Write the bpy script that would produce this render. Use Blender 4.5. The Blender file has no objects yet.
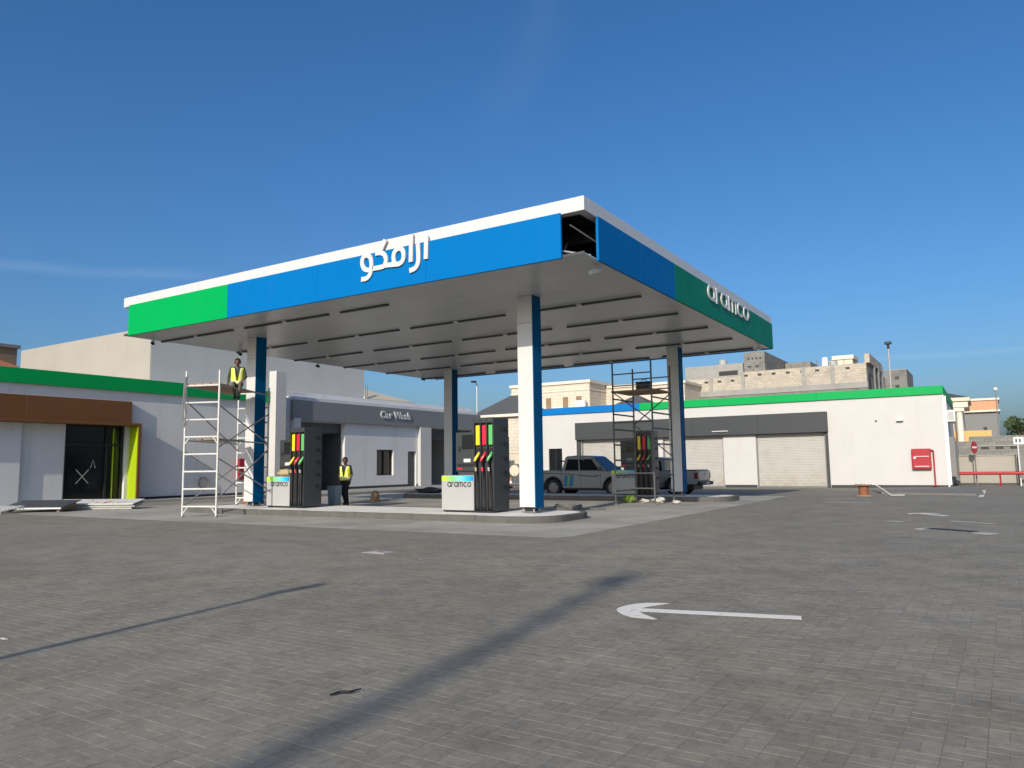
import bpy, bmesh, math, random
import numpy as np
from mathutils import Vector, Matrix
random.seed(7); RNG = np.random.default_rng(7)
R = math.radians
S = bpy.context.scene
C = S.collection

# ------------------------------------------------------------------ camera
CAM_F, CAM_YAW, CAM_PITCH, CAM_ROLL, CAM_H = 754.69, .5606, .1079, -.0140, 1.3522
def make_camera():
    fw = Vector((-math.sin(CAM_YAW)*math.cos(CAM_PITCH), math.cos(CAM_YAW)*math.cos(CAM_PITCH), math.sin(CAM_PITCH)))
    r = Vector((math.cos(CAM_YAW), math.sin(CAM_YAW), 0)); u = r.cross(fw)
    r2 = math.cos(CAM_ROLL)*r + math.sin(CAM_ROLL)*u
    u2 = -math.sin(CAM_ROLL)*r + math.cos(CAM_ROLL)*u
    cd = bpy.data.cameras.new('camera'); cam = bpy.data.objects.new('camera', cd); C.objects.link(cam)
    m = Matrix((r2, u2, -fw)).transposed().to_4x4(); m.translation = (0, 0, CAM_H)
    cam.matrix_world = m
    cd.sensor_width = 36; cd.lens = CAM_F/1024*36; cd.clip_start = .05; cd.clip_end = 3000
    S.camera = cam
make_camera()

# ------------------------------------------------------------------ world, sun, exposure
SUN_EL, SUN_AZ = 25.5, 8.5          # light travels towards +Y, SUN_AZ degrees towards -X
SKY_STRENGTH, SUN_STRENGTH, EXPOSURE = .142, 4.25, 0
W = bpy.data.worlds.new('World'); S.world = W; W.use_nodes = True
wn, wl = W.node_tree.nodes, W.node_tree.links
bg = wn['Background']; bg.inputs['Strength'].default_value = SKY_STRENGTH
sky = wn.new('ShaderNodeTexSky'); sky.sky_type = 'NISHITA'; sky.sun_disc = False
sky.sun_elevation = R(SUN_EL); sky.sun_rotation = R(180-SUN_AZ)
sky.altitude = 0; sky.air_density = 1.0; sky.dust_density = 3.0; sky.ozone_density = 6
def world_streak(prev, a, b, width, amount):
    """a faint cirrus or vapour streak along the great circle a-b of the sky"""
    a, b = Vector(a).normalized(), Vector(b).normalized()
    n = a.cross(b).normalized(); mid = (a+b).normalized(); half = mid.dot(a)
    tc = wn.new('ShaderNodeTexCoord')
    no = wn.new('ShaderNodeTexNoise'); no.inputs['Scale'].default_value = 7; no.inputs['Detail'].default_value = 5
    wl.new(tc.outputs['Generated'], no.inputs['Vector'])
    def vm(vec):
        d = wn.new('ShaderNodeVectorMath'); d.operation = 'DOT_PRODUCT'
        wl.new(tc.outputs['Generated'], d.inputs[0]); d.inputs[1].default_value = vec; return d.outputs['Value']
    def ma(op, x, y=None):
        m = wn.new('ShaderNodeMath'); m.operation = op
        for i, q in enumerate((x, y)):
            if q is None: continue
            if isinstance(q, (int, float)): m.inputs[i].default_value = q
            else: wl.new(q, m.inputs[i])
        return m.outputs[0]
    def mr(x, a0, a1, b0, b1):
        m = wn.new('ShaderNodeMapRange'); m.interpolation_type = 'SMOOTHSTEP'
        wl.new(x, m.inputs[0])
        for i, q in zip((1, 2, 3, 4), (a0, a1, b0, b1)): m.inputs[i].default_value = q
        return m.outputs[0]
    off = ma('MULTIPLY', ma('SUBTRACT', no.outputs[0], .5), width*2.2)
    d = ma('ABSOLUTE', ma('ADD', vm(n), off))
    k = ma('MULTIPLY', mr(d, 0, width, 1, 0), mr(vm(mid), half-.004, half+.012, 0, 1))
    k = ma('MULTIPLY', ma('MULTIPLY', k, no.outputs[0]), amount)
    mx = wn.new('ShaderNodeMix'); mx.data_type = 'RGBA'; wl.new(k, mx.inputs['Factor']); wl.new(prev, mx.inputs['A'])
    mx.inputs['B'].default_value = (9, 9.6, 10.5, 1)
    return mx.outputs['Result']
hs = wn.new('ShaderNodeHueSaturation'); hs.inputs['Saturation'].default_value = 1.16; wl.new(sky.outputs[0], hs.inputs['Color'])
col = world_streak(hs.outputs[0], (-.94, .27, .214), (-.78, .58, .232), .010, .06)
col = world_streak(col, (-.16, .98, .122), (.10, .985, .116), .006, .07)
col = world_streak(col, (-.512, .752, .414), (-.365, .732, .575), .05, .035)
wl.new(col, bg.inputs['Color'])

az, el = R(SUN_AZ), R(SUN_EL)
LDIR = Vector((-math.sin(az)*math.cos(el), math.cos(az)*math.cos(el), -math.sin(el)))
sd = bpy.data.lights.new('sun', 'SUN'); sd.energy = SUN_STRENGTH; sd.angle = R(.53); sd.color = (1, .91, .77)
so = bpy.data.objects.new('sun', sd); C.objects.link(so); so.location = (10, -40, 40)
so.rotation_euler = LDIR.to_track_quat('-Z', 'Y').to_euler()
S.view_settings.view_transform = 'Standard'; S.view_settings.look = 'None'
S.view_settings.exposure = EXPOSURE; S.view_settings.gamma = 1; S.view_settings.use_curve_mapping = False
S.cycles.max_bounces = 8

# ------------------------------------------------------------------ materials
class NT:
    def __init__(s, name):
        s.m = bpy.data.materials.new(name); s.m.use_nodes = True
        s.n = s.m.node_tree.nodes; s.l = s.m.node_tree.links
        s.b = s.n['Principled BSDF']; s.tc = s.n.new('ShaderNodeTexCoord')
    def lk(s, v, sock):
        if isinstance(v, (int, float)): sock.default_value = v
        elif isinstance(v, tuple): sock.default_value = v
        else: s.l.new(v, sock)
    def math(s, op, a, b=None, c=None, clamp=False):
        m = s.n.new('ShaderNodeMath'); m.operation = op; m.use_clamp = clamp
        for i, q in enumerate((a, b, c)):
            if q is not None: s.lk(q, m.inputs[i])
        return m.outputs[0]
    def noise(s, scale, detail=5, rough=.55, vec=None, stretch=None):
        n = s.n.new('ShaderNodeTexNoise'); n.inputs['Scale'].default_value = scale
        n.inputs['Detail'].default_value = detail; n.inputs['Roughness'].default_value = rough
        v = vec or s.tc.outputs['Object']
        if stretch:
            mp = s.n.new('ShaderNodeMapping'); mp.inputs['Scale'].default_value = stretch
            s.l.new(v, mp.inputs['Vector']); v = mp.outputs[0]
        s.l.new(v, n.inputs['Vector']); return n.outputs[0]
    def rng(s, x, a0, a1, b0, b1, smooth=False):
        m = s.n.new('ShaderNodeMapRange')
        if smooth: m.interpolation_type = 'SMOOTHSTEP'
        s.lk(x, m.inputs[0])
        for i, q in zip((1, 2, 3, 4), (a0, a1, b0, b1)): s.lk(q, m.inputs[i])
        return m.outputs[0]
    def mix(s, f, a, b, mode='MIX'):
        m = s.n.new('ShaderNodeMix'); m.data_type = 'RGBA'; m.blend_type = mode
        s.lk(f, m.inputs['Factor'])
        for q, k in ((a, 'A'), (b, 'B')):
            if isinstance(q, tuple) and len(q) == 3: q = q+(1,)
            s.lk(q, m.inputs[k])
        return m.outputs['Result']
    def scale(s, colr, f):
        m = s.n.new('ShaderNodeVectorMath'); m.operation = 'SCALE'
        if isinstance(colr, tuple): m.inputs[0].default_value = colr[:3]
        else: s.l.new(colr, m.inputs[0])
        s.lk(f, m.inputs['Scale']); return m.outputs[0]
    def bump(s, h, strength, dist=.01):
        b = s.n.new('ShaderNodeBump'); b.inputs['Strength'].default_value = strength
        b.inputs['Distance'].default_value = dist; s.l.new(h, b.inputs['Height'])
        s.l.new(b.outputs[0], s.b.inputs['Normal'])

def mat(name, colr, rough=.6, var=.08, scale=2.5, bump=0, bscale=60, metal=0, spec=.5, dirt=0, dirtcol=(.16, .14, .11), streak=True):
    t = NT(name); c = colr
    f = t.rng(t.noise(scale), .25, .75, 1-var, 1+var)
    c = t.scale(c, f)
    if dirt:
        st = t.noise(1.1, 7, .65, stretch=(1.6, 1.6, .22) if streak else None)
        g = t.math('MULTIPLY', t.rng(st, .5, .78, 0, 1, True), dirt)
        c = t.mix(g, c, dirtcol)
    t.lk(c, t.b.inputs['Base Color'])
    t.lk(t.rng(t.noise(scale*3), .3, .7, max(rough-.08, .02), min(rough+.08, 1)), t.b.inputs['Roughness'])
    t.b.inputs['Metallic'].default_value = metal; t.b.inputs['Specular IOR Level'].default_value = spec
    if bump: t.bump(t.noise(bscale, 4), bump)
    return t.m

M = {}
M['white'] = mat('white_wall_paint', (.51, .50, .48), .7, .03, .9, .15, 90, dirt=.28, dirtcol=(.42, .39, .34))
M['offwhite'] = mat('off_white_plaster', (.66, .655, .64), .8, .04, .8, .2, 70, dirt=.3, dirtcol=(.42, .40, .36))
M['whitemetal'] = mat('white_metal', (.58, .575, .56), .38, .02, 1.5, dirt=.05, dirtcol=(.5, .48, .45))
M['cream'] = mat('cream_plaster', (.62, .55, .43), .85, .06, .7, .2, 40, dirt=.25, dirtcol=(.35, .30, .23))
M['cream2'] = mat('pale_cream_plaster', (.66, .60, .50), .85, .05, .7, .2, 40, dirt=.2, dirtcol=(.4, .36, .3))
def soffit_mat():
    t = NT('soffit_metal')
    c = t.scale((.44, .447, .45), t.rng(t.noise(.7, 4), .3, .7, .95, 1.05))
    t.lk(c, t.b.inputs['Base Color']); t.b.inputs['Roughness'].default_value = .32; t.b.inputs['Specular IOR Level'].default_value = .5
    t.bump(t.noise(1.3, 2, .5, stretch=(.25, 2.2, 1)), .12, .03); return t.m
M['soffit'] = soffit_mat()
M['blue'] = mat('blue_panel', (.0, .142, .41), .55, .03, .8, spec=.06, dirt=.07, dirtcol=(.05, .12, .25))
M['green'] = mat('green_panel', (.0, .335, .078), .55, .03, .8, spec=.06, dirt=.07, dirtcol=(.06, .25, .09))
M['green_shaded'] = mat('green_panel_shaded', (.004, .20, .13), .55, .03, .8, spec=.06)  # copy of the green panel with the right side's shade put into its colour
M['bandgreen'] = mat('green_roof_band', (.0, .33, .075), .5, .04, .8, spec=.18)
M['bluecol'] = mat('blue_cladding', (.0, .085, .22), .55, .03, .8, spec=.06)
M['brown'] = mat('brown_board', (.165, .068, .02), .45, .05, .6)
M['lime'] = mat('lime_panel', (.36, .49, .006), .45, .03, .9)
M['grey'] = mat('grey_cladding', (.052, .057, .06), .5, .04, .6, spec=.25)
M['midgrey'] = mat('mid_grey_cladding', (.205, .21, .213), .5, .04, .6, spec=.2)
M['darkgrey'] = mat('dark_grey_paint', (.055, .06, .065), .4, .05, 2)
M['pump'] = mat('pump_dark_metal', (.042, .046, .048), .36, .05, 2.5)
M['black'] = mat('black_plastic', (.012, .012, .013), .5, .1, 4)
M['rubber'] = mat('rubber', (.018, .018, .018), .75, .15, 6, .2, 80)
M['glass'] = mat('dark_glass', (.012, .014, .016), .06, .02, .1, spec=.4)
M['carglass'] = mat('car_glass', (.010, .012, .014), .08, .02, .1, spec=.2)
M['cabinet'] = mat('cabinet_metal', (.375, .375, .365), .45, .02, 2, spec=.2)
M['beige'] = mat('beige_plaster', (.34, .315, .27), .85, .05, .6, .2, 60, dirt=.15, dirtcol=(.28, .26, .22))
M['plaster'] = mat('pale_plaster', (.56, .545, .51), .85, .04, .6, .2, 60, dirt=.15, dirtcol=(.42, .40, .35))
M['steel'] = mat('galvanised_steel', (.55, .55, .55), .42, .08, 8, metal=.6)
M['dullsteel'] = mat('weathered_steel', (.20, .20, .20), .55, .15, 8, metal=.4)
M['concrete'] = mat('concrete', (.30, .29, .27), .9, .10, 1.2, .35, 45, dirt=.4, dirtcol=(.17, .16, .14), streak=False)
M['kerb'] = mat('kerb_concrete', (.105, .10, .09), .9, .14, 2.5, .4, 50, dirt=.4, dirtcol=(.09, .085, .075), streak=False)
M['slab'] = mat('island_slab', (.70, .685, .64), .9, .08, 1.6, .3, 50, dirt=.3, dirtcol=(.24, .23, .2), streak=False)
M['skirt'] = mat('dark_skirting', (.03, .03, .032), .6, .1, 3)
M['red'] = mat('red_enamel', (.34, .008, .02), .4, .05, 2)
M['redpipe'] = mat('red_pipe_paint', (.34, .012, .018), .45, .08, 2)
M['rust'] = mat('rusty_wood', (.22, .085, .04), .8, .2, 6, .4, 40)
M['wood'] = mat('weathered_wood', (.30, .20, .12), .8, .18, 4, .4, 40)
M['paint'] = None
M['aramco_text'] = mat('dark_lettering', (.06, .06, .065), .5, .02)
M['tape'] = mat('pale_tape', (.6, .58, .5), .7, .05)
M['peach'] = mat('peach_plaster', (.55, .30, .17), .85, .06, .8, .2, 40, dirt=.25, dirtcol=(.32, .2, .13))
M['greywall'] = mat('grey_render', (.20, .20, .195), .9, .06, .8, .25, 40, dirt=.2, dirtcol=(.13, .13, .12))
M['ochre'] = mat('ochre_plaster', (.60, .38, .14), .85, .06, .8, .2, 40, dirt=.15, dirtcol=(.4, .27, .12))
M['rooftile'] = mat('dark_roof_tile', (.075, .08, .082), .8, .12, 3, .5, 12)
M['redtile'] = mat('red_roof_tile', (.38, .12, .06), .8, .15, 3, .5, 12)
M['brickbrown'] = mat('brown_stone', (.24, .16, .10), .85, .1, 1, .3, 30)
M['bark'] = mat('bark', (.10, .07, .045), .9, .2, 5, .6, 30)
M['skin'] = mat('skin', (.105, .056, .034), .55, .06, 6)
M['hair'] = mat('black_hair', (.012, .010, .009), .6, .1, 30)
M['vest'] = mat('hi_vis_yellow', (.70, .78, .02), .7, .06, 8)
M['reflective'] = mat('reflective_tape', (.75, .78, .55), .4, .05, 8)
M['shirt'] = mat('dark_shirt', (.018, .018, .022), .85, .15, 10)
M['greenshirt'] = mat('dark_green_shirt', (.03, .05, .025), .85, .15, 10)
M['trousers'] = mat('black_trousers', (.012, .012, .015), .85, .15, 10)
M['greytrousers'] = mat('grey_trousers', (.10, .095, .085), .85, .15, 10)
M['shoes'] = mat('black_shoes', (.01, .01, .01), .5, .1, 10)
M['yellow'] = mat('yellow_enamel', (.85, .60, .01), .4, .03, 3)
M['redtab'] = mat('red_tab', (.65, .015, .04), .4, .03, 3)
M['greentab'] = mat('green_tab', (.10, .42, .12), .4, .03, 3)
M['silver'] = mat('silver_car_paint', (.27, .28, .29), .3, .015, .3, metal=.2)
M['chrome'] = mat('bright_metal', (.28, .28, .29), .3, .03, 3, metal=.9)
M['stripeblue'] = mat('blue_decal', (.01, .17, .35), .4, .03)
M['stripegreen'] = mat('green_decal', (.18, .42, .08), .4, .03)
M['taillight'] = mat('tail_light', (.20, .01, .01), .15, .05)
M['headlight'] = mat('head_light', (.55, .56, .58), .12, .05)
M['orange'] = mat('orange_plastic', (.75, .14, .02), .5, .06, 4)
M['bagtan'] = mat('tan_sacking', (.38, .30, .16), .85, .15, 8, .5, 40)
M['baggreen'] = mat('lime_green_sack', (.13, .20, .03), .8, .15, 8, .5, 40)
M['paper'] = mat('white_paper', (.48, .46, .42), .8, .1, 6)
M['whiteplastic'] = mat('white_plastic', (.68, .68, .66), .45, .04, 4)
M['bluebox'] = mat('grey_blue_plastic', (.22, .30, .33), .55, .06, 3)
M['sheet'] = None

def printed_sheet():
    t = NT('printed_sheet')
    n = t.noise(3.2, 3); n2 = t.noise(2.4, 2, vec=None, stretch=(1, 1.7, 1))
    c = t.mix(t.rng(n, .60, .64, 0, 1), (.62, .62, .60, 1), (.50, .05, .05, 1))
    c = t.mix(t.rng(n2, .64, .67, 0, 1), c, (.60, .50, .10, 1))
    t.lk(c, t.b.inputs['Base Color']); t.b.inputs['Roughness'].default_value = .5; return t.m
M['sheet'] = printed_sheet()

def gradient_strip():
    """pump brand strip: lime to green to cyan to blue across its width (object x 0..1.06)"""
    t = NT('brand_strip')
    sx = t.n.new('ShaderNodeSeparateXYZ'); t.l.new(t.tc.outputs['Object'], sx.inputs[0])
    r = t.n.new('ShaderNodeValToRGB'); e = r.color_ramp.elements
    e[0].position = .05; e[0].color = (.50, .75, .02, 1); e[1].position = 1; e[1].color = (0, .22, .62, 1)
    for p_, c_ in ((.35, (.18, .60, .18, 1)), (.55, (.20, .62, .52, 1)), (.8, (.02, .45, .72, 1))):
        k = e.new(p_); k.color = c_
    t.l.new(t.math('DIVIDE', sx.outputs[0], 1.06), r.inputs[0])
    t.l.new(r.outputs[0], t.b.inputs['Base Color']); t.b.inputs['Roughness'].default_value = .35
    return t.m
M['strip'] = gradient_strip()

def block_wall(name, c1, c2, mortar, w=.4, h=.2, axis='XZ', dirtc=(.10, .095, .085)):
    t = NT(name); sx = t.n.new('ShaderNodeSeparateXYZ'); t.l.new(t.tc.outputs['Object'], sx.inputs[0])
    cb = t.n.new('ShaderNodeCombineXYZ')
    t.l.new(t.math('ADD', sx.outputs[0], sx.outputs[1]), cb.inputs[0]); t.l.new(sx.outputs[2], cb.inputs[1])
    b = t.n.new('ShaderNodeTexBrick'); t.l.new(cb.outputs[0], b.inputs['Vector'])
    b.inputs['Color1'].default_value = c1+(1,); b.inputs['Color2'].default_value = c2+(1,); b.inputs['Mortar'].default_value = mortar+(1,)
    b.inputs['Scale'].default_value = 1; b.inputs['Brick Width'].default_value = w; b.inputs['Row Height'].default_value = h
    b.inputs['Mortar Size'].default_value = .014; b.inputs['Mortar Smooth'].default_value = .2
    c = t.mix(t.math('MULTIPLY', t.rng(t.noise(.8, 7, .65), .45, .75, 0, 1, True), .55), b.outputs['Color'], dirtc)
    t.l.new(c, t.b.inputs['Base Color']); t.b.inputs['Roughness'].default_value = .95
    t.bump(t.math('SUBTRACT', 1.0, b.outputs['Fac']), .5, .015); return t.m
M['block'] = block_wall('concrete_block_masonry', (.50, .445, .36), (.41, .365, .295), (.33, .295, .24), dirtc=(.20, .175, .14))
M['blockdark'] = block_wall('grey_block_masonry', (.24, .235, .215), (.19, .185, .17), (.15, .145, .135))
M['stone'] = block_wall('cream_stone_cladding', (.64, .575, .47), (.58, .52, .42), (.40, .35, .28), .6, .3, dirtc=(.42, .36, .28))

PAV = .178; PAV_ROT = R(-1.0)
def paver_nodes(t, tone):
    """common colour of the grey paving: tone -1..1 plus broad stains, dust and tyre-worn patches"""
    big = t.noise(.22, 6, .62); mid = t.noise(1.7, 6, .68); fine = t.noise(70, 4, .6); grit = t.noise(16, 5, .7)
    v = t.math('ADD', t.rng(big, .3, .7, .88, 1.12), t.math('MULTIPLY', tone, .07))
    v = t.math('ADD', v, t.rng(mid, .3, .7, -.17, .17)); v = t.math('ADD', v, t.rng(grit, .3, .7, -.19, .19))
    v = t.math('ADD', v, t.rng(fine, .3, .7, -.09, .09))
    warm = t.mix(t.rng(t.noise(.9, 4, .6), .40, .62, 0, 1), (.224, .203, .155, 1), (.208, .190, .157, 1))
    warm = t.mix(t.rng(t.noise(.28, 5, .6, stretch=(1, .5, 1)), .52, .66, 0, .5), warm, (.178, .168, .146, 1))
    dust = t.math('MULTIPLY', t.rng(t.noise(1.1, 7, .75), .58, .80, 0, 1, True), .35)
    oil = t.math('MULTIPLY', t.rng(t.noise(2.6, 6, .7), .66, .82, 0, 1, True), .45)
    c = t.scale(warm, v); c = t.mix(dust, c, (.37, .35, .30, 1)); c = t.mix(oil, c, (.10, .097, .09, 1))
    sx = t.n.new('ShaderNodeSeparateXYZ'); t.l.new(t.tc.outputs['Object'], sx.inputs[0])
    worn = t.rng(t.noise(1.3, 6, .7), .38, .62, .0, .2)
    for cx, cy, rad in ((-15, .5, 8.6), (-15, .5, 10.1), (-9, 21.5, 10.6), (-9, 21.5, 12.1), (9, 13, 13.4), (9, 13, 14.9)):     # tyre tracks
        dx, dy = t.math('SUBTRACT', sx.outputs[0], float(cx)), t.math('SUBTRACT', sx.outputs[1], float(cy))
        d = t.math('ABSOLUTE', t.math('SUBTRACT', t.math('SQRT', t.math('ADD', t.math('MULTIPLY', dx, dx), t.math('MULTIPLY', dy, dy))), rad))
        c = t.mix(t.math('MULTIPLY', t.rng(d, .05, .17, 1, 0, True), worn), c, (.085, .08, .072, 1))
    return c, fine
def paver_mat(mode):
    t = NT('paver_'+mode)
    if mode == 'attr':
        a = t.n.new('ShaderNodeAttribute'); a.attribute_name = 'tone'; tone = a.outputs['Fac']
    else:
        oi = t.n.new('ShaderNodeObjectInfo'); tone = t.rng(oi.outputs['Random'], 0, 1, -1, 1)
    if mode == 'object':     # world position so stains run on over single pavers
        g = t.n.new('ShaderNodeNewGeometry'); 
        class _T: pass
        o = _T(); t.tc = o; o.outputs = {'Object': g.outputs['Position']}
    c, fine = paver_nodes(t, tone)
    t.lk(c, t.b.inputs['Base Color']); t.b.inputs['Roughness'].default_value = .88
    t.b.inputs['Specular IOR Level'].default_value = .35
    t.bump(fine, .35, .004); return t.m
M['paver_a'] = paver_mat('attr'); M['paver_o'] = paver_mat('object')
def paving_sheet_mat():
    t = NT('paving_sheet'); sx = t.n.new('ShaderNodeSeparateXYZ'); t.l.new(t.tc.outputs['Object'], sx.inputs[0])
    u = t.math('DIVIDE', sx.outputs[0], PAV); v = t.math('DIVIDE', sx.outputs[1], PAV)
    fu, fv = t.math('FRACT', u), t.math('FRACT', v); iu, iv = t.math('FLOOR', u), t.math('FLOOR', v)
    par = t.math('FLOORED_MODULO', t.math('ADD', iu, iv), 2.0)
    eu = t.math('SUBTRACT', .5, t.math('ABSOLUTE', t.math('SUBTRACT', fu, .5)))
    ev = t.math('SUBTRACT', .5, t.math('ABSOLUTE', t.math('SUBTRACT', fv, .5)))
    hu = t.math('ABSOLUTE', t.math('SUBTRACT', fu, .5)); hv = t.math('ABSOLUTE', t.math('SUBTRACT', fv, .5))
    midd = t.math('ADD', t.math('MULTIPLY', par, hv), t.math('MULTIPLY', t.math('SUBTRACT', 1.0, par), hu))
    d = t.math('MINIMUM', t.math('MINIMUM', eu, ev), midd)
    joint = t.math('MULTIPLY', t.rng(d, .006, .022, 1, 0), .9)
    half = t.math('ADD', t.math('MULTIPLY', par, t.math('GREATER_THAN', fv, .5)),
                  t.math('MULTIPLY', t.math('SUBTRACT', 1.0, par), t.math('GREATER_THAN', fu, .5)))
    cb = t.n.new('ShaderNodeCombineXYZ'); t.l.new(iu, cb.inputs[0]); t.l.new(iv, cb.inputs[1]); t.l.new(half, cb.inputs[2])
    wnz = t.n.new('ShaderNodeTexWhiteNoise'); wnz.noise_dimensions = '3D'; t.l.new(cb.outputs[0], wnz.inputs['Vector'])
    c, fine = paver_nodes(t, t.rng(wnz.outputs['Value'], 0, 1, -1, 1))
    sand = t.mix(t.rng(t.noise(1.9, 6, .75), .46, .62, 0, 1), (.12, .112, .095, 1), (.36, .34, .285, 1))
    t.lk(t.mix(joint, c, sand), t.b.inputs['Base Color']); t.b.inputs['Roughness'].default_value = .9
    t.b.inputs['Specular IOR Level'].default_value = .35
    t.bump(fine, .3, .004); return t.m
M['paving'] = paving_sheet_mat()
def apron_mat():
    t = NT('apron_concrete')
    a = t.noise(.5, 7, .65); b_ = t.noise(4, 6, .6); fine = t.noise(50, 3)
    c = t.mix(t.rng(a, .35, .68, 0, 1, True), (.39, .37, .32, 1), (.26, .247, .212, 1))
    c = t.scale(c, t.rng(b_, .3, .7, .88, 1.12))
    t.lk(c, t.b.inputs['Base Color']); t.b.inputs['Roughness'].default_value = .8
    t.bump(fine, .25, .004); return t.m
M['apron'] = apron_mat()
def paint_mat():
    t = NT('road_paint')
    c = t.mix(t.rng(t.noise(9, 6, .7), .56, .70, 0, 1), (.74, .70, .62, 1), (.36, .35, .31, 1))
    t.lk(c, t.b.inputs['Base Color']); t.b.inputs['Roughness'].default_value = .75; t.bump(t.noise(60), .3, .004); return t.m
M['paint'] = paint_mat()
M['ground'] = mat('sandy_ground', (.24, .21, .165), .95, .15, .05, .4, 20)
def shutter_mat():
    t = NT('shutter_metal')
    c = t.mix(t.math('MULTIPLY', t.rng(t.noise(2.0, 6, .7), .48, .72, 0, 1), .35), (.43, .42, .39, 1), (.30, .25, .18, 1))
    sx = t.n.new('ShaderNodeSeparateXYZ'); t.l.new(t.tc.outputs['Object'], sx.inputs[0])
    low = t.math('MULTIPLY', t.rng(sx.outputs[2], .3, 1.0, 1, 0), t.rng(t.noise(5, 6, .7), .42, .6, 0, 1))
    c = t.mix(t.math('MULTIPLY', low, .45), c, (.32, .25, .15, 1))
    t.lk(c, t.b.inputs['Base Color']); t.b.inputs['Roughness'].default_value = .5; return t.m
M['shutter'] = shutter_mat()
def leaf_mat():
    t = NT('leaves'); oi = t.n.new('ShaderNodeNewGeometry')
    c = t.mix(t.rng(t.noise(1.2, 3), .35, .65, 0, 1), (.035, .06, .02, 1), (.08, .11, .03, 1))
    t.lk(c, t.b.inputs['Base Color']); t.b.inputs['Roughness'].default_value = .7; return t.m
M['leaf'] = leaf_mat()

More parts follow.
